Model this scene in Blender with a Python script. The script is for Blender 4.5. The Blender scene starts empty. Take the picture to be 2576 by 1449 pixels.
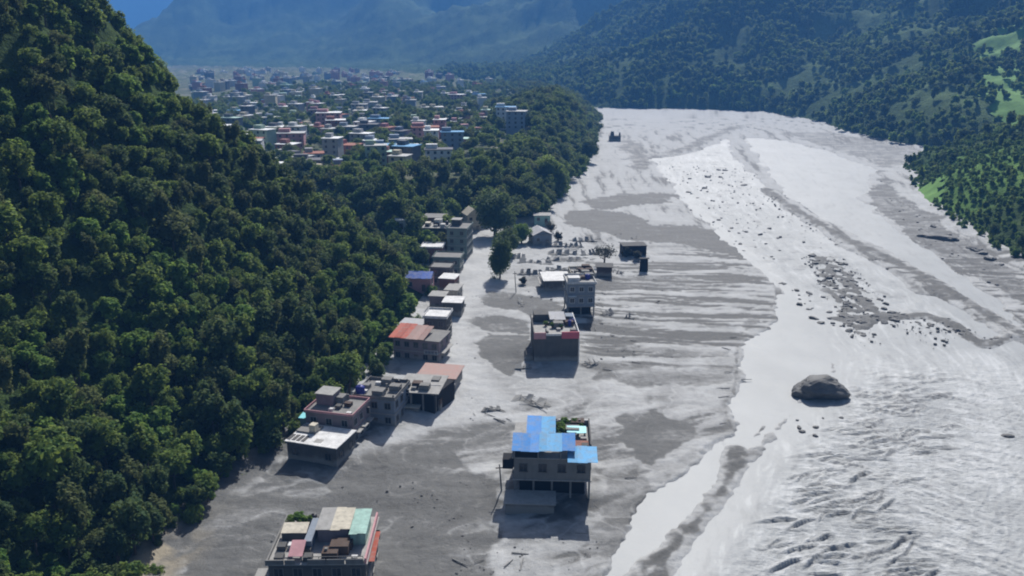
import bpy, bmesh, math, random
import numpy as np
from mathutils import Vector, Matrix

random.seed(7)
RNG = np.random.default_rng(7)
R = math.radians

# ------------------------------------------------------------------ camera, sky, sun, exposure
CAM_H, PITCH, FPX = 75.0, R(16.4), 804.0          # height (m), downward pitch, focal length in px of a 1024 px wide frame
SUN_AZ, SUN_EL = R(12.0), R(43.0)                 # sun ahead of the camera, a little towards +X
sc = bpy.context.scene
col = sc.collection
cam_data = bpy.data.cameras.new('camera')
cam_data.sensor_width = 36.0
cam_data.lens = 36.0 * FPX / 1024.0
cam_data.clip_start = 1.0
cam_data.clip_end = 40000.0
cam = bpy.data.objects.new('camera', cam_data)
cam.location = (0, 0, CAM_H)
cam.rotation_euler = (math.pi / 2 - PITCH, 0, 0)
col.objects.link(cam)
sc.camera = cam

world = bpy.data.worlds.new('World')
sc.world = world
world.use_nodes = True
wn = world.node_tree
wn.nodes.clear()
sky = wn.nodes.new('ShaderNodeTexSky')
sky.sky_type = 'NISHITA'
sky.sun_disc = False
sky.sun_elevation = SUN_EL
sky.sun_rotation = SUN_AZ
sky.altitude = 900
sky.dust_density = 5.0
sky.ozone_density = 0.4
bg = wn.nodes.new('ShaderNodeBackground')
bg.inputs['Strength'].default_value = 0.066
wo = wn.nodes.new('ShaderNodeOutputWorld')
wn.links.new(sky.outputs[0], bg.inputs[0])
wn.links.new(bg.outputs[0], wo.inputs[0])

sun_data = bpy.data.lights.new('sun', 'SUN')
sun_data.energy = 5.0
sun_data.angle = R(0.55)
sun_data.color = (1.0, 0.98, 0.95)
sun = bpy.data.objects.new('sun', sun_data)
S = Vector((math.sin(SUN_AZ) * math.cos(SUN_EL), math.cos(SUN_AZ) * math.cos(SUN_EL), math.sin(SUN_EL)))
sun.rotation_euler = (-S).to_track_quat('-Z', 'Y').to_euler()
col.objects.link(sun)

sc.view_settings.view_transform = 'Standard'
sc.view_settings.look = 'None'
sc.view_settings.exposure = 0.52
sc.view_settings.gamma = 1.0
sc.cycles.use_denoising = True
sc.cycles.max_bounces = 6
sc.cycles.diffuse_bounces = 3
sc.cycles.glossy_bounces = 2
sc.cycles.transmission_bounces = 3
sc.cycles.volume_bounces = 0
sc.cycles.filter_width = 2.0                       # a soft lens, like the photograph's

# ------------------------------------------------------------------ where a spot of the survey grid lies on the ground
CT, ST = math.cos(PITCH), math.sin(PITCH)
KD = 1024.0 / 2576.0
def ray(x, y):
    u = (x * KD - 512) / FPX; v = (288 - y * KD) / FPX
    return u, CT + v * ST, -ST + v * CT
def gp(x, y, z=0.0):
    a, b, c = ray(x, y); t = (z - CAM_H) / c
    return (a * t, b * t)
def poly(pts, z=0.0):
    return np.array([gp(x, y, z) for x, y in pts])
def project(X, Y, Z):
    z = Z - CAM_H
    f = Y * CT - z * ST; up = Y * ST + z * CT
    return 512 + FPX * X / f, 288 - FPX * up / f, f

# ------------------------------------------------------------------ noise
_perm = np.random.default_rng(3).permutation(512)
_ga = np.random.default_rng(4).uniform(0, 2 * np.pi, 512)
_gx, _gy = np.cos(_ga), np.sin(_ga)
def perlin(x, y):
    xi = np.floor(x).astype(np.int64); yi = np.floor(y).astype(np.int64)
    xf = x - xi; yf = y - yi
    u = xf * xf * xf * (xf * (xf * 6 - 15) + 10); v = yf * yf * yf * (yf * (yf * 6 - 15) + 10)
    def g(ix, iy, dx, dy):
        h = _perm[(_perm[ix & 511] + iy) & 511]
        return _gx[h] * dx + _gy[h] * dy
    a = g(xi, yi, xf, yf); b = g(xi + 1, yi, xf - 1, yf)
    c = g(xi, yi + 1, xf, yf - 1); d = g(xi + 1, yi + 1, xf - 1, yf - 1)
    return 1.5 * ((a + u * (b - a)) + v * ((c + u * (d - c)) - (a + u * (b - a))))
def fbm(x, y, oct=4, gain=0.5):
    s = 0; a = 1.0; n = 0
    for i in range(oct):
        s = s + a * perlin(x * 2 ** i + 17.3 * i, y * 2 ** i - 9.1 * i); n += a; a *= gain
    return s / n
def ridged(x, y, oct=4):
    s = 0; a = 1.0; n = 0
    for i in range(oct):
        s = s + a * (1 - np.abs(perlin(x * 2 ** i + 5.7 * i, y * 2 ** i + 3.3 * i)) * 2); n += a; a *= 0.5
    return s / n
def sst(a, b, x):
    t = np.clip((x - a) / (b - a), 0, 1); return t * t * (3 - 2 * t)
def sdist(P, X, Y):
    """signed distance to a closed polygon, positive inside"""
    X = np.asarray(X, float); Y = np.asarray(Y, float)
    d2 = np.full(X.shape, 1e18); ins = np.zeros(X.shape, bool)
    n = len(P)
    for i in range(n):
        ax, ay = P[i]; bx, by = P[(i + 1) % n]
        ex, ey = bx - ax, by - ay
        t = np.clip(((X - ax) * ex + (Y - ay) * ey) / (ex * ex + ey * ey + 1e-12), 0, 1)
        d2 = np.minimum(d2, (X - ax - t * ex) ** 2 + (Y - ay - t * ey) ** 2)
        c = ((ay > Y) != (by > Y)) & (X < (bx - ax) * (Y - ay) / (by - ay + 1e-12) + ax)
        ins ^= c
    d = np.sqrt(d2)
    return np.where(ins, d, -d)
def pdist(P, X, Y):
    """distance to an open polyline"""
    d2 = np.full(np.shape(X), 1e18)
    for i in range(len(P) - 1):
        ax, ay = P[i]; bx, by = P[i + 1]; ex, ey = bx - ax, by - ay
        t = np.clip(((X - ax) * ex + (Y - ay) * ey) / (ex * ex + ey * ey + 1e-12), 0, 1)
        d2 = np.minimum(d2, (X - ax - t * ex) ** 2 + (Y - ay - t * ey) ** 2)
    return np.sqrt(d2)

# ------------------------------------------------------------------ the lie of the land
HILL = np.array([(-60, 30), (-55, 103), (-54, 128), (-46, 143), (-34, 169), (-30, 203), (-24, 244), (-37, 280), (-62, 318),
                 (-92, 352), (-122, 392), (-158, 440), (-190, 500), (-230, 580), (-300, 700), (-420, 900), (-900, 1000), (-900, 30)], float)
TERR = np.array([(-25, 272), (-24, 300), (-24, 345), (-8, 353), (14, 362), (22, 388), (49, 525), (73, 691), (101, 943), (60, 1250),
                 (-50, 1500), (-200, 1900), (-500, 2300), (-1000, 2600), (-1700, 2900), (-1700, 400), (-116, 340), (-50, 285)], float)
RIGHT = np.array([(300, 40), (225, 160), (196, 240), (184, 280), (192, 322), (214, 422), (250, 500), (258, 545), (320, 590), (340, 630),
                  (322, 677), (319, 800), (335, 900), (320, 1060), (230, 1100), (118, 1130), (60, 1250), (-50, 1480), (-220, 1850),
                  (-520, 2250), (-1000, 2550), (-1900, 2700), (-9000, 3500), (-9000, 14000), (14000, 14000), (14000, 40)], float)

def plateau(X, Y):
    return 17 + np.clip((Y - 380) * 0.0085, 0, 14) + 15 * np.exp(-((X - 42) / 50) ** 2 - ((Y - 700) / 120) ** 2) + 1.0 * fbm(X / 60, Y / 60, 3)
def land(X, Y):
    """height of the wooded land; -3 where only the river plain is"""
    X = np.asarray(X, float); Y = np.asarray(Y, float)
    wob = 3.5 * fbm(X / 22, Y / 22, 3)
    dl = sdist(HILL, X, Y) + wob * 0.8
    hl = np.where(dl > -1, -0.5 + 0.50 * np.minimum(dl, 400) + 0.0048 * np.clip(dl, 0, 110) ** 2 + 0.9 * np.clip(dl - 110, 0, 260) + np.clip(dl * 0.16, 0, 16) * fbm(X / 75 + 3, Y / 75, 4), -3)
    dt = sdist(TERR, X, Y) + wob
    ht = np.where(dt > -1, -0.5 + sst(0, 36, dt) * plateau(X, Y), -3)
    dr = sdist(RIGHT, X, Y) + wob * (1 + Y / 500)
    far = sst(1150, 1700, Y) * sst(420, 0, X)
    amp = np.clip(dr, 0, 700)
    rg = ridged(X / 430 + 0.35 * Y / 430, Y / 520 + 1.3, 5) - 0.35
    near = -0.5 + 9 * sst(0, 25, dr) + 0.30 * np.clip(dr - 10, 0, 1e5) + 0.36 * amp * rg
    farh = 26 + 0.06 * np.clip(dr, 0, 350) + 0.36 * np.clip(dr - 300, 0, 1e5) + 0.22 * np.clip(dr - 150, 0, 800) * (ridged(X / 900 + 4.1, Y / 900, 5) - 0.3)
    hr = np.where(dr > -1, near * (1 - far) + farh * far, -3)
    # the far range drops away towards -X and opens a notch on a more distant one
    notch = sst(-1400, -1820, X - 0.18 * (Y - 2800)) * sst(2450, 2750, Y) * (1 - sst(6000, 7500, Y))
    hr = np.where(dr > -1, hr * (1 - 0.93 * notch), hr)
    hr = np.where(dr > -1, np.where(hr > 420, 420 + 220 * (1 - np.exp(-(hr - 420) / 220)), hr), hr)
    return np.maximum(np.maximum(hl, ht), hr), dl, dt, dr

# ------------------------------------------------------------------ small helpers
def link(o, parent=None):
    col.objects.link(o)
    if parent is not None: o.parent = parent
    return o
def tag(o, label=None, cat=None, group=None, kind=None):
    if label: o['label'] = label
    if cat: o['category'] = cat
    if group: o['group'] = group
    if kind or cat: o['kind'] = kind or 'thing'
    return o
def empty(name, loc, rz=0.0, label=None, cat=None, group=None):
    o = bpy.data.objects.new(name, None)
    o.location = loc; o.rotation_euler = (0, 0, rz); o.empty_display_size = 0.5
    return tag(link(o), label, cat, group)
class MB:
    def __init__(s): s.v = []; s.f = []
    def box(s, x0, x1, y0, y1, z0, z1, taper=0.0):
        n = len(s.v); t = taper
        s.v += [(x0, y0, z0), (x1, y0, z0), (x1, y1, z0), (x0, y1, z0), (x0 + t, y0 + t, z1), (x1 - t, y0 + t, z1), (x1 - t, y1 - t, z1), (x0 + t, y1 - t, z1)]
        s.f += [(n, n + 3, n + 2, n + 1), (n + 4, n + 5, n + 6, n + 7), (n, n + 1, n + 5, n + 4), (n + 1, n + 2, n + 6, n + 5), (n + 2, n + 3, n + 7, n + 6), (n + 3, n, n + 4, n + 7)]
        return s
    def hexa(s, p):
        n = len(s.v); s.v += [tuple(q) for q in p]
        s.f += [(n, n + 3, n + 2, n + 1), (n + 4, n + 5, n + 6, n + 7), (n, n + 1, n + 5, n + 4), (n + 1, n + 2, n + 6, n + 5), (n + 2, n + 3, n + 7, n + 6), (n + 3, n, n + 4, n + 7)]
        return s
    def tube(s, pts, rad, seg=7):
        n0 = len(s.v)
        for i, p in enumerate(pts):
            a = Vector(pts[max(i - 1, 0)]); b = Vector(pts[min(i + 1, len(pts) - 1)])
            d = (b - a).normalized(); e = d.orthogonal().normalized(); g = d.cross(e)
            for k in range(seg):
                an = 2 * math.pi * k / seg
                q = Vector(p) + rad[i] * (math.cos(an) * e + math.sin(an) * g); s.v.append(tuple(q))
        for i in range(len(pts) - 1):
            for k in range(seg):
                a = n0 + i * seg + k; b = n0 + i * seg + (k + 1) % seg
                s.f.append((a, b, b + seg, a + seg))
        s.f.append(tuple(n0 + (len(pts) - 1) * seg + k for k in range(seg)))
        s.f.append(tuple(n0 + seg - 1 - k for k in range(seg)))
        return s
    def lathe(s, prof, cx=0, cy=0, seg=14):
        n0 = len(s.v)
        for r, z in prof:
            for k in range(seg):
                an = 2 * math.pi * k / seg; s.v.append((cx + r * math.cos(an), cy + r * math.sin(an), z))
        for i in range(len(prof) - 1):
            for k in range(seg):
                a = n0 + i * seg + k; b = n0 + i * seg + (k + 1) % seg
                s.f.append((a, b, b + seg, a + seg))
        s.f.append(tuple(n0 + (len(prof) - 1) * seg + k for k in range(seg)))
        s.f.append(tuple(n0 + seg - 1 - k for k in range(seg)))
        return s
    def mesh(s, name, mat, smooth=False):
        m = bpy.data.meshes.new(name); m.from_pydata(s.v, [], s.f)
        if mat is not None: m.materials.append(mat)
        if smooth: m.polygons.foreach_set('use_smooth', [True] * len(m.polygons))
        m.update(); return m
    def build(s, name, mat, parent=None, smooth=False):
        return link(bpy.data.objects.new(name, s.mesh(name, mat, smooth)), parent)

# ------------------------------------------------------------------ materials
def newmat(name):
    m = bpy.data.materials.new(name); m.use_nodes = True
    t = m.node_tree; t.nodes.clear()
    o = t.nodes.new('ShaderNodeOutputMaterial'); b = t.nodes.new('ShaderNodeBsdfPrincipled')
    t.links.new(b.outputs[0], o.inputs[0])
    return m, t, b, o
def N(t, kind, **kw):
    n = t.nodes.new(kind)
    for k, v in kw.items():
        if k in n.inputs.keys() if hasattr(n.inputs, 'keys') else False: n.inputs[k].default_value = v
        else: setattr(n, k, v)
    return n
def noise(t, vec, scale, detail=4, rough=0.55):
    n = t.nodes.new('ShaderNodeTexNoise'); n.inputs['Scale'].default_value = scale
    n.inputs['Detail'].default_value = detail; n.inputs['Roughness'].default_value = rough
    if vec is not None: t.links.new(vec, n.inputs['Vector'])
    return n.outputs['Fac']
def ramp(t, fac, stops):
    r = t.nodes.new('ShaderNodeValToRGB'); e = r.color_ramp.elements
    while len(e) < len(stops): e.new(0.5)
    for i, (p, c) in enumerate(stops):
        e[i].position = p; e[i].color = (*c, 1) if len(c) == 3 else c
    t.links.new(fac, r.inputs[0]); return r.outputs[0]
def mix(t, fac, a, b, mode='MIX'):
    m = t.nodes.new('ShaderNodeMix'); m.data_type = 'RGBA'; m.blend_type = mode
    for sock, val in ((m.inputs[0], fac), (m.inputs[6], a), (m.inputs[7], b)):
        if isinstance(val, (int, float)): sock.default_value = val
        elif isinstance(val, tuple): sock.default_value = (*val, 1) if len(val) == 3 else val
        else: t.links.new(val, sock)
    return m.outputs[2]
def math_(t, op, a, b=0.0, clamp=False):
    m = t.nodes.new('ShaderNodeMath'); m.operation = op; m.use_clamp = clamp
    for i, val in enumerate((a, b)):
        if isinstance(val, (int, float)): m.inputs[i].default_value = val
        else: t.links.new(val, m.inputs[i])
    return m.outputs[0]
def attr(t, name):
    a = t.nodes.new('ShaderNodeAttribute'); a.attribute_name = name; return a.outputs['Fac']
def geo_pos(t):
    return t.nodes.new('ShaderNodeNewGeometry').outputs['Position']
def scaled(t, vec, s, rz=0.0):
    m = t.nodes.new('ShaderNodeMapping'); m.inputs['Scale'].default_value = s; m.inputs['Rotation'].default_value = (0, 0, rz)
    t.links.new(vec, m.inputs[0]); return m.outputs[0]
def bump(t, b, h, strength, dist):
    n = t.nodes.new('ShaderNodeBump'); n.inputs['Strength'].default_value = strength; n.inputs['Distance'].default_value = dist
    t.links.new(h, n.inputs['Height']); t.links.new(n.outputs[0], b.inputs['Normal'])

def mat_mud():
    m, t, b, o = newmat('silt_mud')
    p = geo_pos(t)
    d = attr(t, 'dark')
    n1 = noise(t, scaled(t, p, (0.05, 0.16, 0.1), 0.15), 1.0, 8, 0.65)
    n2 = noise(t, p, 0.6, 6, 0.7)
    k = math_(t, 'ADD', d, math_(t, 'MULTIPLY', math_(t, 'SUBTRACT', n1, 0.5), 0.5))
    n3 = noise(t, scaled(t, p, (0.14, 0.34, 0.2), -0.2), 1.0, 6, 0.7)
    k = math_(t, 'ADD', k, math_(t, 'MULTIPLY', math_(t, 'SUBTRACT', n3, 0.5), 0.4))
    k = math_(t, 'ADD', k, math_(t, 'MULTIPLY', math_(t, 'SUBTRACT', n2, 0.5), 0.5), True)
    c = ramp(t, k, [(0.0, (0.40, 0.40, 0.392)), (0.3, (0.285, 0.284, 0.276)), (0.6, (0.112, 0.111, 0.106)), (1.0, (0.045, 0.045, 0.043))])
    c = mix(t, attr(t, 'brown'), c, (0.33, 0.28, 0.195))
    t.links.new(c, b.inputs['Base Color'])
    b.inputs['Specular IOR Level'].default_value = 0.25
    t.links.new(math_(t, 'SUBTRACT', 0.95, math_(t, 'MULTIPLY', k, 0.25)), b.inputs['Roughness'])
    h = math_(t, 'ADD', n2, math_(t, 'MULTIPLY', noise(t, p, 2.2, 5, 0.7), 0.5))
    bump(t, b, h, 0.5, 0.6)
    return m
def mat_water():
    m, t, b, o = newmat('silty_water')
    p = geo_pos(t)
    n1 = noise(t, scaled(t, p, (0.05, 0.03, 0.05)), 1.0, 6, 0.6)
    foam = attr(t, 'foam')
    c = ramp(t, n1, [(0.3, (0.27, 0.278, 0.276)), (0.7, (0.325, 0.332, 0.329))])
    c = mix(t, foam, c, (0.48, 0.486, 0.48))
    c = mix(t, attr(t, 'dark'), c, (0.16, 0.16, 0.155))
    t.links.new(c, b.inputs['Base Color'])
    b.inputs['Roughness'].default_value = 0.5
    b.inputs['Specular IOR Level'].default_value = 0.14
    h = math_(t, 'ADD', noise(t, scaled(t, p, (0.22, 0.55, 1.0), 0.3), 1.0, 6, 0.72), math_(t, 'MULTIPLY', noise(t, scaled(t, p, (0.7, 1.3, 1.0), -0.2), 1.0, 4, 0.7), 0.5))
    bump(t, b, h, 0.9, 1.0)
    t.links.new(attr(t, 'rough'), next(n for n in t.nodes if n.type == 'BUMP').inputs['Strength'])
    return m
def mat_land():
    m, t, b, o = newmat('forest_floor')
    p = geo_pos(t)
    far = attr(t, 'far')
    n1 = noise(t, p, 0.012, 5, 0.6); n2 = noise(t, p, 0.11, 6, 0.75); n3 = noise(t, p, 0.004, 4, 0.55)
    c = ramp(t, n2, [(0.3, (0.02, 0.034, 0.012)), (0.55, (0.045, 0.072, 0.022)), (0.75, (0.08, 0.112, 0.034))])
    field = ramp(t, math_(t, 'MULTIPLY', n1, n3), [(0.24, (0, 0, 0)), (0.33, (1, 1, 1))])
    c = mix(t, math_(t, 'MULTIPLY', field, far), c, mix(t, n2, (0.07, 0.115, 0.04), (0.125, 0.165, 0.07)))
    c = mix(t, attr(t, 'grass'), c, mix(t, n2, (0.07, 0.15, 0.03), (0.15, 0.24, 0.06)))
    soil = math_(t, 'MULTIPLY', attr(t, 'soil'), 1.0, True)
    c = mix(t, soil, c, mix(t, n2, (0.16, 0.15, 0.12), (0.36, 0.34, 0.28)))
    t.links.new(c, b.inputs['Base Color']); b.inputs['Roughness'].default_value = 1.0
    b.inputs['Specular IOR Level'].default_value = 0.05
    bump(t, b, math_(t, 'ADD', n2, noise(t, p, 0.04, 5, 0.7)), 0.8, 5.0)
    return m
def mat_leaf(name, dark, light, yellow):
    m, t, b, o = newmat(name)
    info = t.nodes.new('ShaderNodeObjectInfo')
    p = geo_pos(t)
    c = mix(t, info.outputs['Random'], dark, light)
    c = mix(t, math_(t, 'MULTIPLY', ramp(t, noise(t, p, 0.5, 3), [(0.42, (0, 0, 0)), (0.68, (1, 1, 1))]), 0.75), c, yellow)
    t.links.new(c, b.inputs['Base Color']); b.inputs['Roughness'].default_value = 0.7
    b.inputs['Specular IOR Level'].default_value = 0.12
    tr = t.nodes.new('ShaderNodeBsdfTranslucent'); t.links.new(mix(t, 0.45, c, tuple(min(1.0, 1.5 * q) for q in yellow)), tr.inputs[0])
    ms = t.nodes.new('ShaderNodeMixShader'); ms.inputs[0].default_value = 0.48
    t.links.new(b.outputs[0], ms.inputs[1]); t.links.new(tr.outputs[0], ms.inputs[2]); t.links.new(ms.outputs[0], o.inputs[0])
    return m
def mat_plain(name, base, var=0.25, rough=0.85, scale=0.6, stain=0.4, objcol=False, spec=0.2, mudline=False):
    m, t, b, o = newmat(name)
    p = t.nodes.new('ShaderNodeTexCoord').outputs['Object']
    if objcol:
        c = t.nodes.new('ShaderNodeObjectInfo').outputs['Color']
    else:
        r = t.nodes.new('ShaderNodeRGB'); r.outputs[0].default_value = (*base, 1); c = r.outputs[0]
    n = noise(t, p, scale, 6, 0.65)
    n2 = noise(t, scaled(t, p, (1.6, 1.6, 0.25)), 1.0, 5, 0.6)
    g = ramp(t, n, [(0.25, (1 - var, 1 - var, 1 - var)), (0.75, (1 + var * .3,) * 3)])
    c = mix(t, 1.0, c, g, 'MULTIPLY')
    c = mix(t, math_(t, 'MULTIPLY', ramp(t, n2, [(0.5, (0, 0, 0)), (0.75, (1, 1, 1))]), stain), c, (0.13, 0.125, 0.115))
    if mudline:
        sz = t.nodes.new('ShaderNodeSeparateXYZ'); gpz = geo_pos(t); t.links.new(gpz, sz.inputs[0])
        lv = math_(t, 'ADD', sz.outputs[2], math_(t, 'MULTIPLY', noise(t, gpz, 0.5, 4, 0.6), 1.6))
        c = mix(t, math_(t, 'MULTIPLY', ramp(t, math_(t, 'MULTIPLY', lv, 0.2), [(0.44, (1, 1, 1)), (0.6, (0, 0, 0))]), 0.85), c, (0.25, 0.245, 0.23))
    t.links.new(c, b.inputs['Base Color']); b.inputs['Roughness'].default_value = rough
    b.inputs['Specular IOR Level'].default_value = spec
    bump(t, b, n, 0.25, 0.06)
    return m
def mat_metal_sheet(name, base, period=0.25):
    m, t, b, o = newmat(name)
    p = t.nodes.new('ShaderNodeTexCoord').outputs['Object']
    w = t.nodes.new('ShaderNodeTexWave'); w.inputs['Scale'].default_value = 1.0 / period / 2; w.inputs['Distortion'].default_value = 0.0
    t.links.new(p, w.inputs[0])
    n = noise(t, p, 0.8, 5, 0.7)
    rnd_ = t.nodes.new('ShaderNodeObjectInfo').outputs['Random']
    c = mix(t, math_(t, 'MULTIPLY', rnd_, 0.45), base, tuple(min(1, q * 1.7 + 0.03) for q in base))
    c = mix(t, ramp(t, n, [(0.42, (0, 0, 0)), (0.8, (0.7, 0.7, 0.7))]), c, (0.28, 0.27, 0.25))
    c = mix(t, math_(t, 'MULTIPLY', ramp(t, noise(t, p, 2.6, 4, 0.7), [(0.58, (0, 0, 0)), (0.7, (1, 1, 1))]), 0.6), c, (0.13, 0.085, 0.06))
    t.links.new(c, b.inputs['Base Color']); b.inputs['Roughness'].default_value = 0.7
    b.inputs['Specular IOR Level'].default_value = 0.12
    bump(t, b, w.outputs['Fac'], 0.6, 0.03)
    return m
def mat_rock():
    m, t, b, o = newmat('wet_rock')
    p = t.nodes.new('ShaderNodeTexCoord').outputs['Object']
    n = noise(t, p, 1.4, 7, 0.7)
    up = t.nodes.new('ShaderNodeNewGeometry'); sx = t.nodes.new('ShaderNodeSeparateXYZ'); t.links.new(up.outputs['Normal'], sx.inputs[0])
    c = ramp(t, n, [(0.25, (0.04, 0.04, 0.038)), (0.55, (0.10, 0.098, 0.094)), (0.8, (0.19, 0.186, 0.176))])
    t.links.new(c, b.inputs['Base Color']); b.inputs['Roughness'].default_value = 0.75
    bump(t, b, n, 0.8, 0.25)
    return m

M = {}
M['mud'] = mat_mud(); M['water'] = mat_water(); M['land'] = mat_land(); M['rock'] = mat_rock()
M['leaf'] = mat_leaf('leaf_green', (0.058, 0.112, 0.026), (0.105, 0.178, 0.040), (0.19, 0.23, 0.046))
M['leaf_dark'] = mat_leaf('leaf_dark', (0.034, 0.070, 0.026), (0.062, 0.112, 0.040), (0.12, 0.15, 0.042))
M['leaf_olive'] = mat_leaf('leaf_olive', (0.056, 0.082, 0.03), (0.095, 0.125, 0.042), (0.145, 0.16, 0.054))
M['leaf_bright'] = mat_leaf('leaf_bright', (0.07, 0.15, 0.028), (0.105, 0.20, 0.038), (0.18, 0.245, 0.05))
M['leaf_dusty'] = mat_leaf('leaf_dusty', (0.03, 0.034, 0.026), (0.055, 0.058, 0.045), (0.08, 0.08, 0.06))
M['bark'] = mat_plain('bark', (0.09, 0.075, 0.06), 0.4, 0.95, 2.0, 0.2)

# ------------------------------------------------------------------ terrain meshes
def grid_mesh(name, XX, YY, ZZ, mat, keep, attrs, smooth=True):
    nr, nc = XX.shape
    idx = np.arange(nr * nc).reshape(nr, nc)
    q = np.stack([idx[:-1, :-1], idx[:-1, 1:], idx[1:, 1:], idx[1:, :-1]], -1).reshape(-1, 4)
    kf = keep.ravel()
    q = q[kf[q].any(1)]
    used = np.zeros(nr * nc, bool); used[q.ravel()] = True
    re = np.cumsum(used) - 1
    q = re[q]
    co = np.stack([XX.ravel(), YY.ravel(), ZZ.ravel()], -1)[used]
    me = bpy.data.meshes.new(name)
    me.vertices.add(len(co)); me.vertices.foreach_set('co', co.astype(np.float32).ravel())
    me.loops.add(q.size); me.loops.foreach_set('vertex_index', q.astype(np.int32).ravel())
    me.polygons.add(len(q)); me.polygons.foreach_set('loop_start', np.arange(0, q.size, 4, dtype=np.int32))
    me.polygons.foreach_set('use_smooth', np.full(len(q), smooth))
    for k, a in attrs.items():
        at = me.attributes.new(k, 'FLOAT', 'POINT'); at.data.foreach_set('value', a.ravel()[used].astype(np.float32))
    me.materials.append(mat)
    me.update(calc_edges=True)
    return link(bpy.data.objects.new(name, me))

# wooded land and the mountains behind it
an = np.linspace(R(-56), R(56), 520)
rr = np.exp(np.linspace(math.log(50), math.log(12500), 520))
AA, RR = np.meshgrid(an, rr)
LX, LY = RR * np.sin(AA), RR * np.cos(AA)
LZ, dl, dt, dr = land(LX, LY)
farw = sst(1100, 1700, LY)
canopy = (3.0 * perlin(LX / 11, LY / 11) + 2.0 * perlin(LX / 24 + 9, LY / 24)) * np.clip(RR / 900, 0, 2.2) * (farw + 0.25 * sst(0, 40, dr))
LZ = LZ + np.where(LZ > 0, canopy, 0)
town_flat = sst(22, 42, dt) * sst(-10, -30, dl) * sst(5, -20, dr)
track = sst(-2, 4, sdist(poly([(1222, 348), (1240, 322), (1265, 330), (1264, 378), (1232, 372)], 19.0), LX, LY))
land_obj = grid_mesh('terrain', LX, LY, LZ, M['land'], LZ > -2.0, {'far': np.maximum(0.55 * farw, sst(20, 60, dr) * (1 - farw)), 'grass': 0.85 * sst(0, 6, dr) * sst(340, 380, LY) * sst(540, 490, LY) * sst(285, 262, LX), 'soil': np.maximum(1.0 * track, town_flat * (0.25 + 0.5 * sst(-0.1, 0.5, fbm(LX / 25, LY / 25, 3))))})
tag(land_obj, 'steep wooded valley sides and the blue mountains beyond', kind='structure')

# the river plain of mud, survey outlines of its patches
P = {k: poly(v) for k, v in {
    'main': [(1635, 400), (1690, 465), (1760, 550), (1850, 620), (1920, 690), (1990, 760), (2060, 840), (2085, 930), (2010, 960), (1995, 1020), (1905, 1110),
             (1845, 1170), (1800, 1270), (1720, 1360), (1640, 1460), (1560, 1600), (2750, 1600), (2750, 960), (2640, 890), (2510, 835), (2400, 765), (2250, 682), (2100, 605), (1965, 515), (1905, 445), (1850, 400), (1830, 350), (1740, 385)],
    'calm': [(1950, 735), (1990, 765), (2050, 840), (2082, 930), (2005, 955), (1992, 1020), (1900, 1115), (1835, 1170), (1775, 1270), (1690, 1350), (1600, 1449), (1560, 1600), (1420, 1600), (1520, 1440),
             (1560, 1360), (1640, 1240), (1720, 1170), (1840, 1090), (1862, 960), (1870, 870), (1950, 800)],
    'seam': [(1940, 735), (2000, 740), (2100, 850), (2115, 960), (2030, 1000), (1930, 1125), (1870, 1150), (1830, 1130), (1880, 1090), (1960, 1010), (1980, 940), (2040, 920), (2030, 840)],
    'east': [(1870, 345), (1990, 355), (2080, 380), (2200, 425), (2190, 460), (2170, 500), (2290, 600), (2430, 690), (2560, 790), (2576, 830), (2500, 790), (2380, 715), (2240, 635), (2120, 580), (1970, 485), (1930, 430)],
}.items()}
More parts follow.
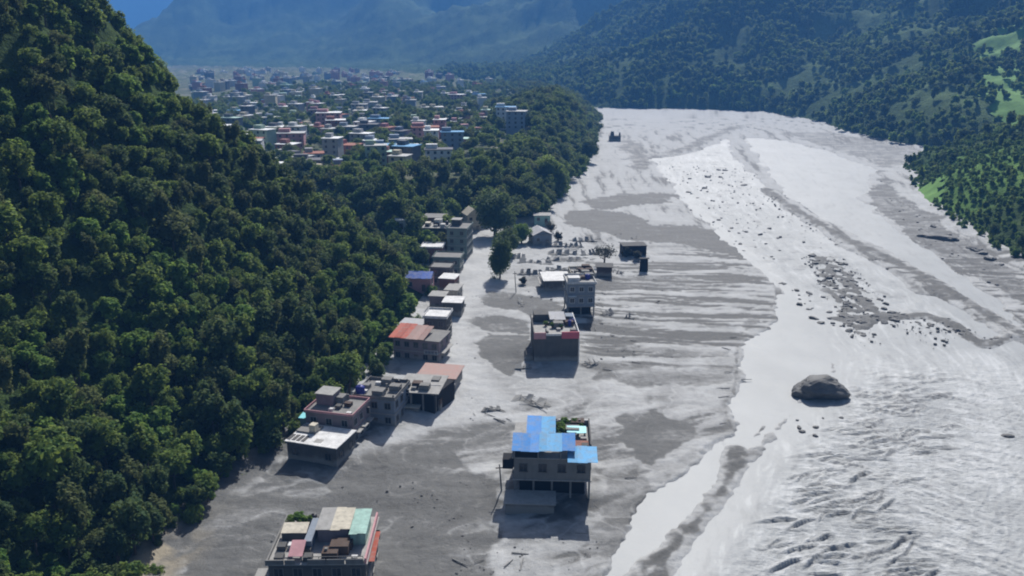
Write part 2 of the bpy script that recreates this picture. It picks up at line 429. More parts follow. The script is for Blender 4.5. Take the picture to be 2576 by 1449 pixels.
DARK = [(poly(p), a, s) for p, a, s in [
    ([(1415, 548), (1440, 531), (1560, 532), (1650, 560), (1760, 565), (1830, 590), (1880, 650), (1700, 612), (1560, 602), (1470, 580)], 0.72, 3),
    ([(1466, 508), (1560, 490), (1640, 484), (1705, 490), (1680, 508), (1600, 520), (1520, 527)], 0.7, 3),
    ([(1205, 745), (1230, 733), (1310, 735), (1420, 760), (1430, 792), (1330, 797), (1240, 765)], 0.70, 2),
    ([(1178, 805), (1260, 790), (1340, 808), (1335, 842), (1225, 830)], 0.70, 1.5),
    ([(1200, 862), (1230, 838), (1335, 843), (1335, 880), (1300, 925), (1280, 945), (1225, 920), (1203, 890)], 0.72, 1.5),
    ([(1330, 1062), (1200, 1066), (1030, 1100), (870, 1150), (700, 1172), (560, 1260), (480, 1310), (440, 1390), (470, 1500), (1260, 1500), (1275, 1340), (1250, 1200), (1180, 1190), (1120, 1120), (1260, 1110)], 0.66, 4),
    ([(1120, 1100), (1180, 1078), (1290, 1080), (1290, 1120), (1180, 1130)], 0.58, 2.5),
    ([(1520, 1045), (1640, 1030), (1745, 1075), (1720, 1105), (1640, 1172), (1590, 1150), (1565, 1080)], 0.66, 2.5),
    ([(1490, 930), (1560, 935), (1850, 920), (1840, 965), (1620, 970), (1500, 955)], 0.5, 2.5),
    ([(1490, 1240), (1600, 1200), (1640, 1230), (1540, 1370), (1500, 1449), (1440, 1560), (1240, 1560), (1260, 1330)], 0.36, 3),
    ([(2220, 430), (2300, 520), (2380, 560), (2450, 620), (2560, 690), (2620, 780), (2480, 710), (2300, 605), (2180, 505)], 0.55, 3),
    ([(2110, 335), (2300, 372), (2430, 395), (2400, 420), (2230, 420), (2130, 385), (1950, 330)], 0.42, 7),
    ([(1560, 350), (1620, 360), (1640, 400), (1620, 430), (1580, 400)], 0.5, 8),
    ([(1290, 1000), (1370, 1010), (1360, 1030), (1300, 1015)], 0.4, 1.2),
    ([(2020, 640), (2120, 650), (2200, 720), (2260, 800), (2170, 850), (2090, 800), (2050, 720)], 0.2, 4),
    ([(1500, 1190), (1600, 1180), (1660, 1200), (1600, 1290), (1540, 1390), (1500, 1440), (1490, 1300)], 0.5, 3),
    ([(1320, 690), (1400, 700), (1380, 735), (1300, 725)], 0.5, 2),
    ([(1480, 880), (1700, 870), (1840, 880), (1830, 900), (1600, 900)], 0.45, 1.5),
    ([(1500, 700), (1650, 690), (1850, 720), (1700, 730), (1540, 722)], 0.45, 1.5),
    ([(1470, 805), (1600, 812), (1700, 822), (1560, 835), (1480, 828)], 0.5, 1.5),
]]
BARS = [(poly(p), w, a) for p, w, a in [
    ([(1600, 425), (1640, 398), (1720, 378), (1790, 345), (1860, 318)], 9.0, 0.62),
    ([(1925, 475), (1990, 520), (2100, 588), (2170, 622), (2250, 660), (2330, 700), (2400, 742), (2500, 800), (2600, 860)], 3.6, 0.85),
    ([(2250, 680), (2320, 735), (2400, 745), (2440, 755)], 2.2, 0.5),
    ([(2110, 800), (2240, 795), (2330, 790), (2390, 810), (2440, 845), (2480, 865), (2540, 845)], 2.4, 0.95),
    ([(1945, 700), (1960, 735), (1935, 785)], 0.7, 0.5),
    ([(1900, 805), (1870, 835), (1820, 845)], 0.9, 0.6),
    ([(1856, 870), (1850, 960), (1845, 1010), (1825, 1040)], 0.8, 0.6),
    ([(1825, 1030), (1832, 1078)], 0.8, 0.6),
    ([(1820, 1105), (1740, 1145), (1660, 1210)], 1.2, 0.4),
    ([(1850, 1130), (1840, 1190), (1790, 1270), (1720, 1340), (1650, 1440), (1560, 1560)], 2.4, 0.8),
    ([(1700, 1370), (1630, 1420), (1590, 1480)], 2.2, 0.85),
]]
FLOW = poly([(1700, 330), (1740, 385), (1800, 480), (1930, 600), (2060, 720), (2180, 880), (2250, 1100), (2240, 1449), (2230, 1700)])
def flow_coords(X, Y):
    """distance along and across the main current"""
    best = np.full(X.shape, 1e18); s_ = np.zeros(X.shape); n_ = np.zeros(X.shape); acc = 0.0
    for i in range(len(FLOW) - 1):
        ax, ay = FLOW[i]; bx, by = FLOW[i + 1]; ex, ey = bx - ax, by - ay; L2 = ex * ex + ey * ey; L = math.sqrt(L2)
        t = np.clip(((X - ax) * ex + (Y - ay) * ey) / L2, 0, 1)
        dx, dy = X - ax - t * ex, Y - ay - t * ey; d2 = dx * dx + dy * dy
        m_ = d2 < best; best = np.where(m_, d2, best); s_ = np.where(m_, acc + t * L, s_)
        n_ = np.where(m_, np.sign(ex * dy - ey * dx) * np.sqrt(d2), n_); acc += L
    return s_, n_
def plain_fields(X, Y):
    """dryness, relief and water depth over the river plain"""
    w1 = (1.3 * fbm(X / 9, Y / 9, 4) + 2.6 * fbm(X / 26 + 3, Y / 26, 3) + 0.5 * perlin(X / 1.9, Y / 1.9)) * (1 + Y / 400)
    water = np.maximum(np.maximum(sdist(P['main'], X, Y), sdist(P['calm'], X, Y)), sdist(P['east'], X, Y)); water = np.maximum(water, sdist(P['seam'], X, Y)) + w1
    dark = np.full(X.shape, 0.10)
    # long flow streaks, drawn out across the flats in the middle and along the valley further off
    wx = X + 7 * fbm(X / 40, Y / 30, 3); wy = Y + 4.0 * fbm(X / 35 + 5, Y / 25, 3)
    st = fbm((wx + 0.9 * wy) / 42, (wy + 0.13 * wx) / 4.2, 5, 0.6)
    zone = sst(175, 195, Y) * sst(330, 290, Y) * sst(12, 24, X) * sst(3, -3, water)
    dark += zone * 1.05 * sst(-0.10, 0.30, st) - zone * 0.05
    st2 = fbm((wx * 0.8 + 0.6 * wy) / 26, (wy - 0.5 * wx) / 6.0, 5, 0.62)
    zone2 = sst(175, 150, Y) * sst(4, -3, water)
    dark += zone2 * (0.10 + 0.46 * sst(-0.05, 0.35, st2) - 0.28 * sst(0.05, 0.4, -st2))
    fs, fn = flow_coords(X, Y)
    fn = fn + 5 * fbm(X / 45, Y / 45, 3); sc_ = 1 + Y / 350
    st3 = fbm(fs / (38 * sc_), fn / (2.6 * sc_), 5, 0.62)
    zone3 = np.maximum(sst(290, 340, Y), sst(-6, 6, X - np.interp(Y, [90, 150, 200, 260, 330], [40, 62, 80, 96, 110])))
    dark += zone3 * (0.55 * sst(0.02, 0.4, st3) - 0.08 * sst(0, 0.4, -st3))
    crackle = fbm(X / (3.2 * sc_), Y / (4.5 * sc_), 4, 0.65)
    dark += 0.22 * sst(0.1, 0.5, crackle) * sst(0.0, 0.5, fbm(X / 30 + 9, Y / 30, 3) + 0.25)
    # thin curved flow lines of paler and darker silt
    cv = fbm((X + 0.4 * Y) / 34 + 2, (Y - 0.25 * X) / 17, 3, 0.45) + 0.05 * fbm(X / 6, Y / 5, 3)
    lines = np.abs(np.sin(11.0 * cv)); broad = np.sin(11.0 * cv + 0.9)
    near_w = sst(330, 250, Y) * sst(3, -3, water)
    dark += near_w * (0.13 * broad - 0.20 * sst(0.25, 0.0, lines) + 0.07)
    for p, a, s in DARK:
        e = sdist(p, X, Y) + (w1 + 0.8 * st2 + 0.5 * crackle) * 0.55 * min(s, 3)
        dark = np.maximum(dark, (a + 0.16 * st2 + 0.05 * st + 0.09 * broad - 0.16 * sst(0.2, 0.0, lines)) * sst(-0.35 * s, 0.35 * s, e))
    for p, w, a in BARS:
        wr = w * (0.75 + 1.1 * np.abs(fbm(X / 7, Y / 7 + 2, 3)) + 0.5 * perlin(X / 2.2, Y / 2.2))
        e = pdist(p, X, Y) + w1 * 0.55
        dark = np.maximum(dark, a * (0.85 + 1.1 * st2 + 0.5 * crackle) * sst(wr * 1.3, wr * 0.25, e))
    shore = np.exp(-((water + 0.6) / 1.0) ** 2) * sst(260, 160, Y)
    dark = np.maximum(dark, 0.45 * shore * sst(-0.25, 0.3, fbm(X / 12, Y / 12, 3)))
    path = sst(-2, 3, sdist(poly([(1130, 620), (1250, 605), (1240, 720), (1190, 780), (1180, 860), (1240, 960), (1290, 1010), (1290, 1055), (1100, 1080), (900, 1150), (840, 1160), (1000, 1080), (1110, 1000), (1110, 900), (1130, 800), (1150, 700)]), X, Y))
    dark = dark * (1 - 0.75 * path)
    z = 0.28 * fbm(X / 16, Y / 16, 4) + 0.20 * np.where(Y < 330, st, 0) - 0.25 * (dark - 0.2)
    z = z + 0.10 * fbm(X / 2.6, Y / 2.6, 3)
    for p, w, a in BARS[:4]:
        z = z + 0.9 * np.exp(-(pdist(p, X, Y) / w) ** 2) * (0.6 + 0.8 * fbm(X / 6, Y / 6, 3))
    z = np.where(water > 0, np.maximum(z - 0.55 * np.clip(water, 0, 2.2), -2.2), z)
    # gravel bars that stand out of the water
    rag = 0.5 * fbm(X / 5, Y / 5, 3)
    for p, w, a in BARS[1:4] + BARS[9:11]:
        e = pdist(p, X, Y) + 0.35 * w1
        z = np.maximum(z, np.where(water > -1, -0.95 + 0.92 * np.exp(-(e / (w * 1.3)) ** 4) + rag * 0.45 + 0.12 * perlin(X / 1.3, Y / 1.3), -9))
    bed = sdist(poly([(2015, 632), (2120, 642), (2200, 712), (2268, 790), (2250, 832), (2150, 856), (2085, 800), (2048, 720)]), X, Y)
    gravel = sst(-5, 7, bed)
    z = np.where(gravel > 0, np.maximum(z, -1.2 + gravel * (0.98 + 0.9 * fbm(X / 3.5, Y / 5, 3))), z)
    dark = np.maximum(dark, 0.68 * gravel)
    return np.clip(dark, 0, 1), z, water

ry = []
py = 118.0
while py < 640:
    ry.append(py); py += 1.15
uu = (np.arange(-70, 1100, 1.2) - 512) / FPX
def row_Y(py):
    v = (288 - py) / FPX; b, c = CT + v * ST, -ST + v * CT
    return -CAM_H / c * b
FY = np.array([row_Y(p) for p in ry] )
FY = np.concatenate([[1420, 1330, 1260, 1200, 1150, 1105, 1060], FY[FY < 1035]])
depth = FY * CT + CAM_H * ST
FX2 = uu[None, :] * depth[:, None]; FY2 = np.repeat(FY[:, None], len(uu), 1)
_, fl, ft, fr = land(FX2, FY2)
inland = np.maximum(np.maximum(fl, ft), fr)
dark, fz, wat = plain_fields(FX2, FY2)
dark = np.maximum(dark, 0.75 * sst(9, 1, -fl + 3 * fbm(FX2 / 8, FY2 / 8, 3)) * sst(160, 140, FY2))  # hill-foot band: dark mud plus tree shade put into the mud colour
brown = sst(9, 1, -fl) * sst(125, 104, FY2) * 0.75 * sst(-0.3, 0.2, fbm(FX2 / 5, FY2 / 5, 3))
fz = fz + 1.2 * sst(-4, 3, inland)
for hx_, hy_, hr_ in [(7, 130, 9.5), (11, 195, 9.0), (-27, 103, 9), (-37, 140, 7), (-35, 148, 7), (-28, 157, 6.5), (-20, 163, 6.5), (-17, 174, 6), (-24, 192, 8), (20, 228, 6.5), (15, 254, 6.5), (24, 260, 6), (32, 270, 4), (46, 299, 6), (-20, 274, 7), (-18, 296, 7)]:
    rr_h = np.hypot(FX2 - hx_, FY2 - hy_) + 1.8 * fbm(FX2 / 4 + hx_, FY2 / 4, 3)
    fz = fz + 0.75 * sst(hr_ + 4.5, hr_ - 2.5, rr_h)
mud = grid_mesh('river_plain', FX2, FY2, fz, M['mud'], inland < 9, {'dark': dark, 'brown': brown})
tag(mud, 'grey silt plain laid down by the flood', kind='structure')

# the river: a sheet of silty water with standing waves in its rapids
d_main = sdist(P['main'], FX2, FY2); d_calm = sdist(P['calm'], FX2, FY2)
wave_zone = sst(205, 165, FY2) * sst(2, 12, d_main) * sst(0, 14, -d_calm)
axis = pdist(poly([(2330, 960), (2290, 1100), (2200, 1220), (2190, 1330), (2230, 1449), (2300, 1600)]), FX2, FY2)
rough_w = wave_zone * np.exp(-(axis / 13.0) ** 2)
ww = 1.6 * fbm(FX2 / 9, FY2 / 9, 3)
lineX = FX2 * 0.95 + 0.3 * FY2; lineY = FY2 - 0.32 * FX2 + ww                    # painted crest shade lies across the current
gate = sst(-0.02, 0.3, fbm(FX2 / 7 + 2, FY2 / 6, 3) + 0.1 * rough_w)
c3 = np.clip(1 - np.abs(perlin((FX2 * 0.8 + 0.5 * FY2) / 10.0 + 31, (FY2 * 0.9 - 0.75 * FX2) / 2.2 + 4)) * 3.6, 0, 1)   # wakes drawn out down the current
chop = fbm(FX2 / 2.6, FY2 / 1.9, 4, 0.6)
qs, qn = flow_coords(FX2, FY2); qn = qn + 3 * fbm(FX2 / 30, FY2 / 30, 3); qk = 1 + FY2 / 350
streak = fbm(qs / (16 * qk), qn / (1.3 * qk), 5, 0.65); speck = fbm(FX2 / (1.8 * qk), FY2 / (1.8 * qk), 3, 0.6)
wz = -0.35 + 0.12 * fbm(FX2 / 14, FY2 / 9, 4) + wave_zone * (0.22 * chop + 0.10 * c3 * sst(6, 16, axis)) + rough_w * 0.10 * chop
g = np.random.default_rng(77)
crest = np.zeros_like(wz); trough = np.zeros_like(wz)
train = poly([(2330, 930), (2290, 1050), (2220, 1160), (2150, 1260), (2150, 1380), (2200, 1449), (2260, 1600)])
seg = np.concatenate([[0], np.cumsum(np.hypot(*np.diff(train, axis=0).T))])
for i in range(1500):
    q = g.uniform(0, seg[-1]); cx = np.interp(q, seg, train[:, 0]); cy = np.interp(q, seg, train[:, 1])
    off = g.normal(0, 9.0); cx += off; cy += g.normal(0, 2)
    if fbm(np.array([cx / 9.0 + 4]), np.array([cy / 7.0]), 2)[0] < 0.0 - 0.2 * g.random(): continue
    big = g.random() ** 2.5
    if off < 9:   L, W, Hh, an_ = 0.5 + 3.6 * big, 0.2 + 0.18 * big, 0.12 + 0.58 * big, g.normal(0.28, 0.3)
    else:         L, W, Hh, an_ = g.uniform(2.0, 6.0), g.uniform(0.35, 0.6), g.uniform(0.08, 0.26), g.normal(-0.8, 0.14)
    r0_, r1_ = np.searchsorted(-FY, [-(cy + 6), -(cy - 6)])
    if r1_ <= r0_: continue
    sx, sy = FX2[r0_:r1_], FY2[r0_:r1_]
    ca, sa = math.cos(an_), math.sin(an_)
    e1 = (sx - cx) * ca + (sy - cy) * sa; e2 = -(sx - cx) * sa + (sy - cy) * ca + g.uniform(-.05, .12) * e1 ** 2 / L
    near_side = np.where(e2 < 0, W * 0.55, W * 1.7)                          # steep on the downstream face
    bumpz = Hh * np.exp(-(e1 / L) ** 4) * np.exp(-(e2 / near_side) ** 2)
    crest[r0_:r1_] = np.maximum(crest[r0_:r1_], bumpz)
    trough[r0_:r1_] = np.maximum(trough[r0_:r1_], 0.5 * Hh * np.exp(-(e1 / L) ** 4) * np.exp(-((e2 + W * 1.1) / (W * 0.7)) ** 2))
wz = wz + wave_zone * (crest - 0.6 * trough)
far_rip = sst(200, 260, FY2) * sst(0, 10, d_main)
wz = wz + far_rip * 0.5 * np.clip(fbm(FX2 / 7, FY2 / 9, 3), -0.2, 1)
tongue = np.exp(-((axis - 9) / 7.0) ** 2) * wave_zone * sst(0, 4, FX2 - np.interp(FY2, [95, 130, 165, 190], [40, 52, 66, 74]) + 14)
foam = np.clip(0.95 * tongue * sst(-0.05, 0.4, fbm(FX2 / 6 + 3, (FY2 + .5 * FX2) / 2.4, 4)) + 0.45 * wave_zone * sst(0.3, 0.8, crest) + 0.4 * sst(0, 20, d_main) * sst(-.2, .4, fbm(FX2 / 30, FY2 / 40, 3)), 0, 1)
wdark = (0.5 * rough_w * gate * sst(0.16, 0.45, fbm(lineX / 9.0, lineY / 1.3 + 7, 4)) + 0.62 * wave_zone * sst(0.06, 0.24, trough) + 0.55 * far_rip * sst(0.20, 0.42, fbm(FX2 / 9, FY2 / 8 + 3, 4))  # shaded wave faces and troughs put into the water colour
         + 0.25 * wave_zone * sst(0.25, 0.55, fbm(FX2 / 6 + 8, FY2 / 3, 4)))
foam = np.clip((foam + 0.5 * sst(0.0, 0.4, streak) * sst(0, 6, d_main) + 0.3 * wave_zone - 0.1) * sst(8, -4, d_calm), 0, 1)
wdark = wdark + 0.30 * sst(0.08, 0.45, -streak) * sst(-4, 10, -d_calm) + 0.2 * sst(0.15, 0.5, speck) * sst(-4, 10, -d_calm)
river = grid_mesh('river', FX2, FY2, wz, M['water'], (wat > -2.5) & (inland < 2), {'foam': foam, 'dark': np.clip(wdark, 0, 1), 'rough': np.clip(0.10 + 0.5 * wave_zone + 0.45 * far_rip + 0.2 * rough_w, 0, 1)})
tag(river, 'pale silt laden river running in rapids', kind='structure')
# ------------------------------------------------------------------ trees
def crown_mesh(name, seed, rx, h0, h1, mat, n_clump, per, leaf, spread=1.0):
    """leaf-sized faces in clumps through the volume of a crown between heights h0 and h1"""
    g = np.random.default_rng(seed)
    cs = []
    while len(cs) < n_clump:
        p = g.normal(size=3); p /= np.linalg.norm(p)
        r = g.uniform(0.35, 0.86) if len(cs) % 3 else g.uniform(0.1, 0.6)
        q = p * r
        if q[2] < -0.75: continue
        cs.append(q)
    cs = np.array(cs)
    lop = g.normal(size=2) * 0.12
    C = np.repeat(cs, per, 0)
    rad = np.repeat(g.uniform(0.2, 0.4, n_clump), per)
    D = g.normal(size=C.shape); D /= np.linalg.norm(D, axis=1)[:, None]
    rr_ = rad * g.uniform(0.45, 1.05, len(C)) ** 0.6
    Pn = C + D * rr_[:, None]
    hz = (h1 - h0) / 2
    W = np.stack([Pn[:, 0] * rx * spread + lop[0] * rx * Pn[:, 2], Pn[:, 1] * rx + lop[1] * rx * Pn[:, 2], h0 + hz + Pn[:, 2] * hz], -1)
    n = D + 0.55 * g.normal(size=D.shape) + np.array([0, 0, 0.6]); n /= np.linalg.norm(n, axis=1)[:, None]
    a = np.cross(n, g.normal(size=n.shape)); a /= np.linalg.norm(a, axis=1)[:, None]
    b = np.cross(n, a)
    s = leaf * g.uniform(0.6, 1.35, len(C))[:, None]
    v = np.stack([W + a * s, W + b * s * 0.7, W - a * s, W - b * s * 0.7], 1).reshape(-1, 3)
    k = len(C)
    me = bpy.data.meshes.new(name)
    me.vertices.add(4 * k); me.vertices.foreach_set('co', v.astype(np.float32).ravel())
    me.loops.add(4 * k); me.loops.foreach_set('vertex_index', np.arange(4 * k, dtype=np.int32))
    me.polygons.add(k); me.polygons.foreach_set('loop_start', np.arange(0, 4 * k, 4, dtype=np.int32))
    me.materials.append(mat); me.update(calc_edges=True)
    return me
def trunk_mesh(name, seed, rx, h0, h1, r0):
    g = random.Random(seed); m = MB()
    top = h0 + (h1 - h0) * 0.62
    pts = [(0, 0, -1.0), (g.uniform(-.1, .1), g.uniform(-.1, .1), h0 * 0.6), (g.uniform(-.3, .3), g.uniform(-.3, .3), h0 + (h1 - h0) * 0.3), (g.uniform(-.4, .4), g.uniform(-.4, .4), top)]
    m.tube(pts, [r0 * 1.25, r0, r0 * 0.6, r0 * 0.2], 6)
    for i in range(5):
        a = 2 * math.pi * i / 5 + g.uniform(-.4, .4); zb = h0 * 0.75 + (h1 - h0) * g.uniform(0.05, 0.3)
        L = rx * g.uniform(0.5, 0.75)
        m.tube([(0, 0, zb), (L * .5 * math.cos(a), L * .5 * math.sin(a), zb + L * 0.35), (L * math.cos(a), L * math.sin(a), zb + L * 0.8)], [r0 * 0.45, r0 * 0.3, r0 * 0.08], 5)
    return m.mesh(name, M['bark'])
SPEC = [('leaf', 3.1, 2.4, 9.5, 1.0), ('leaf', 3.5, 2.6, 8.6, 1.1), ('leaf_dark', 2.9, 3.0, 11.0, 1.0), ('leaf_dark', 3.6, 2.4, 9.0, 0.9),
        ('leaf', 2.6, 2.0, 8.0, 1.15), ('leaf_bright', 2.8, 1.8, 7.4, 1.0), ('leaf', 3.9, 2.8, 10.2, 0.95), ('leaf_bright', 2.4, 1.6, 6.6, 1.1), ('leaf_olive', 2.1, 3.2, 12.5, 1.0), ('leaf_olive', 4.4, 3.4, 9.2, 1.15)]
CROWN, TRUNK, FAR = [], [], []
for i, (mt, rx, h0, h1, spr) in enumerate(SPEC):
    CROWN.append(crown_mesh('crown', 100 + i, rx, h0, h1, M[mt], 34, 46, 0.34, spr))
    TRUNK.append(trunk_mesh('trunk', 200 + i, rx, h0, h1, 0.22))
    FAR.append(crown_mesh('far_crown', 300 + i, rx, h0 * 0.5, h1, M[mt], 20, 20, 0.72, spr))
def tree(name, x, y, z, i, s, rz, label, group, lean=0.0, cat='tree', crown=None):
    o = empty(name, (x, y, z), rz, label, cat, group)
    o.scale = (s, s, s * random.uniform(0.9, 1.12)); o.rotation_euler = (random.uniform(-.06, .06) + lean, random.uniform(-.06, .06), rz)
    link(bpy.data.objects.new('crown', crown or CROWN[i]), o); link(bpy.data.objects.new('trunk', TRUNK[i]), o)
    return o
def scatter(name, pts, meshes, label):
    """one mass of trees nobody could count: instances on the points of one mesh"""
    c = bpy.data.collections.new(name + '_kinds')
    for k, me in enumerate(meshes):
        c.objects.link(bpy.data.objects.new('%s_kind_%02d' % (name, k), me))
    pts = np.asarray(pts, float)
    me = bpy.data.meshes.new(name)
    me.vertices.add(len(pts)); me.vertices.foreach_set('co', pts[:, :3].astype(np.float32).ravel())
    for k, a, ty in (('turn', pts[:, 3], 'FLOAT'), ('size', pts[:, 4], 'FLOAT'), ('pick', pts[:, 5], 'INT')):
        at = me.attributes.new(k, ty, 'POINT'); at.data.foreach_set('value', a.astype(np.int32 if ty == 'INT' else np.float32))
    o = link(bpy.data.objects.new(name, me)); tag(o, label, kind='stuff')
    ng = bpy.data.node_groups.new(name, 'GeometryNodeTree')
    ng.interface.new_socket('Geometry', in_out='INPUT', socket_type='NodeSocketGeometry')
    ng.interface.new_socket('Geometry', in_out='OUTPUT', socket_type='NodeSocketGeometry')
    gi = ng.nodes.new('NodeGroupInput'); go = ng.nodes.new('NodeGroupOutput')
    ip = ng.nodes.new('GeometryNodeInstanceOnPoints'); ci = ng.nodes.new('GeometryNodeCollectionInfo')
    ci.inputs['Collection'].default_value = c; ci.inputs['Separate Children'].default_value = True; ci.inputs['Reset Children'].default_value = True
    ip.inputs['Pick Instance'].default_value = True
    def named(n, ty):
        a = ng.nodes.new('GeometryNodeInputNamedAttribute'); a.data_type = ty; a.inputs['Name'].default_value = n
        return next(s for s in a.outputs if s.enabled and s.name == 'Attribute')
    cx = ng.nodes.new('ShaderNodeCombineXYZ'); ng.links.new(named('turn', 'FLOAT'), cx.inputs[2])
    er = ng.nodes.new('FunctionNodeEulerToRotation'); ng.links.new(cx.outputs[0], er.inputs[0])
    ng.links.new(gi.outputs[0], ip.inputs['Points']); ng.links.new(ci.outputs[0], ip.inputs['Instance'])
    ng.links.new(named('pick', 'INT'), ip.inputs['Instance Index']); ng.links.new(er.outputs[0], ip.inputs['Rotation'])
    ng.links.new(named('size', 'FLOAT'), ip.inputs['Scale']); ng.links.new(ip.outputs[0], go.inputs[0])
    md = o.modifiers.new('scatter', 'NODES'); md.node_group = ng
    return o
def jitter_grid(x0, x1, y0, y1, step, seed):
    g = np.random.default_rng(seed)
    X, Y = np.meshgrid(np.arange(x0, x1, step), np.arange(y0, y1, step))
    return (X + g.uniform(-.45, .45, X.shape) * step).ravel(), (Y + g.uniform(-.45, .45, X.shape) * step).ravel()
def seen(X, Y, Z, margin=60, clear=2.5):
    """in the frame and not behind a nearer shoulder of the land"""
    px, py_, f = project(X, Y, Z + 5)
    ok = (px > -margin) & (px < 1024 + margin) & (py_ > -margin) & (py_ < 576 + margin) & (f > 20)
    t = np.linspace(0.25, 0.985, 46)
    for k in t:
        h = land(X[ok] * k, Y[ok] * k)[0] + clear
        line = CAM_H + (Z[ok] + 8 - CAM_H) * k
        idx = np.where(ok)[0]; ok[idx[h > line]] = False
        if not ok.any(): break
    return ok

# houses and big trees whose sites stay free of forest
SITES = []                                           # (x, y, radius)

# ------------------------------------------------------------------ building materials
M['concrete'] = mat_plain('concrete', (0.22, 0.213, 0.20), 0.3, 0.9, 0.5, 0.45, mudline=True)
M['concrete_dark'] = mat_plain('concrete_dark', (0.11, 0.106, 0.10), 0.35, 0.9, 0.5, 0.4, mudline=True)
M['slab'] = mat_plain('slab', (0.34, 0.33, 0.31), 0.3, 0.9, 0.6, 0.35)
M['white'] = mat_plain('white_wash', (0.66, 0.65, 0.63), 0.35, 0.8, 0.6, 0.45)
M['pink'] = mat_plain('pink_paint', (0.50, 0.27, 0.28), 0.2, 0.8, 0.6, 0.25, mudline=True)
M['rose'] = mat_plain('rose_paint', (0.55, 0.13, 0.17), 0.2, 0.7, 0.6, 0.2)
M['cream'] = mat_plain('cream_paint', (0.55, 0.50, 0.40), 0.35, 0.85, 0.7, 0.5, mudline=True)
M['blue_grey'] = mat_plain('blue_grey_paint', (0.22, 0.25, 0.29), 0.2, 0.85, 0.6, 0.3, mudline=True)
M['mauve'] = mat_plain('mauve_paint', (0.25, 0.20, 0.21), 0.2, 0.85, 0.6, 0.3, mudline=True)
M['green_grey'] = mat_plain('green_grey_paint', (0.17, 0.22, 0.20), 0.2, 0.85, 0.6, 0.3, mudline=True)
M['brick'] = mat_plain('brick_red', (0.25, 0.12, 0.09), 0.3, 0.9, 0.8, 0.3, mudline=True)
M['brown'] = mat_plain('brown_wood', (0.10, 0.07, 0.055), 0.3, 0.9, 0.8, 0.2, mudline=True)
M['mint'] = mat_plain('mint_paint', (0.33, 0.50, 0.43), 0.35, 0.7, 0.8, 0.5)
M['blue_sheet'] = mat_metal_sheet('blue_sheet', (0.05, 0.20, 0.48))
M['sky_sheet'] = mat_metal_sheet('pale_blue_sheet', (0.11, 0.32, 0.54))
M['deep_sheet'] = mat_metal_sheet('deep_blue_sheet', (0.03, 0.08, 0.30))
M['red_sheet'] = mat_metal_sheet('red_sheet', (0.34, 0.075, 0.045))
M['dusty_red'] = mat_metal_sheet('dusty_red_sheet', (0.27, 0.165, 0.14))
M['grey_sheet'] = mat_metal_sheet('grey_sheet', (0.33, 0.33, 0.34))
M['dark'] = mat_plain('dark_interior', (0.018, 0.018, 0.02), 0.2, 0.9, 0.6, 0.0)  # on open storeys this puts the interior shade into the colour
M['tank_black'] = mat_plain('tank_black', (0.02, 0.02, 0.024), 0.1, 0.45, 0.6, 0.1)
M['tank_blue'] = mat_plain('tank_blue', (0.03, 0.035, 0.22), 0.1, 0.45, 0.6, 0.1)
M['cyan'] = mat_plain('cyan_panel', (0.25, 0.65, 0.68), 0.1, 0.5, 0.6, 0.1)
M['obj'] = mat_plain('painted_wall', (0.5, 0.5, 0.5), 0.22, 0.85, 0.4, 0.25, objcol=True)
def mat_glass():
    m, t, b, o = newmat('window_glass')
    b.inputs['Base Color'].default_value = (0.025, 0.03, 0.036, 1); b.inputs['Roughness'].default_value = 0.15
    b.inputs['Specular IOR Level'].default_value = 0.5
    return m
M['glass'] = mat_glass()

_wc = {}
def window(parent, x, y, z, w=1.2, h=1.3, side='front', frame='slab', parts=True):
    """an outer frame with sill, glazing set back inside it; side says which way it faces"""
    key = (round(w, 2), round(h, 2), frame)
    if key not in _wc:
        a = MB(); e = 0.11
        a.box(-w / 2 - e, w / 2 + e, -0.10, 0.05, h / 2, h / 2 + e).box(-w / 2 - e - 0.08, w / 2 + e + 0.08, -0.20, 0.05, -h / 2 - e, -h / 2)
        a.box(-w / 2 - e, -w / 2, -0.10, 0.05, -h / 2, h / 2).box(w / 2, w / 2 + e, -0.10, 0.05, -h / 2, h / 2).box(-0.03, 0.03, -0.075, 0.05, -h / 2, h / 2)
        b = MB().box(-w / 2, w / 2, -0.03, 0.04, -h / 2, h / 2)
        _wc[key] = (a.mesh('window', M[frame]), b.mesh('pane', M['glass']))
    f = link(bpy.data.objects.new('window', _wc[key][0]), parent)
    f.location = (x, y, z); f.rotation_euler = (0, 0, {'front': 0, 'right': math.pi / 2, 'left': -math.pi / 2}[side])
    if parts: link(bpy.data.objects.new('pane', _wc[key][1]), f)
    return f
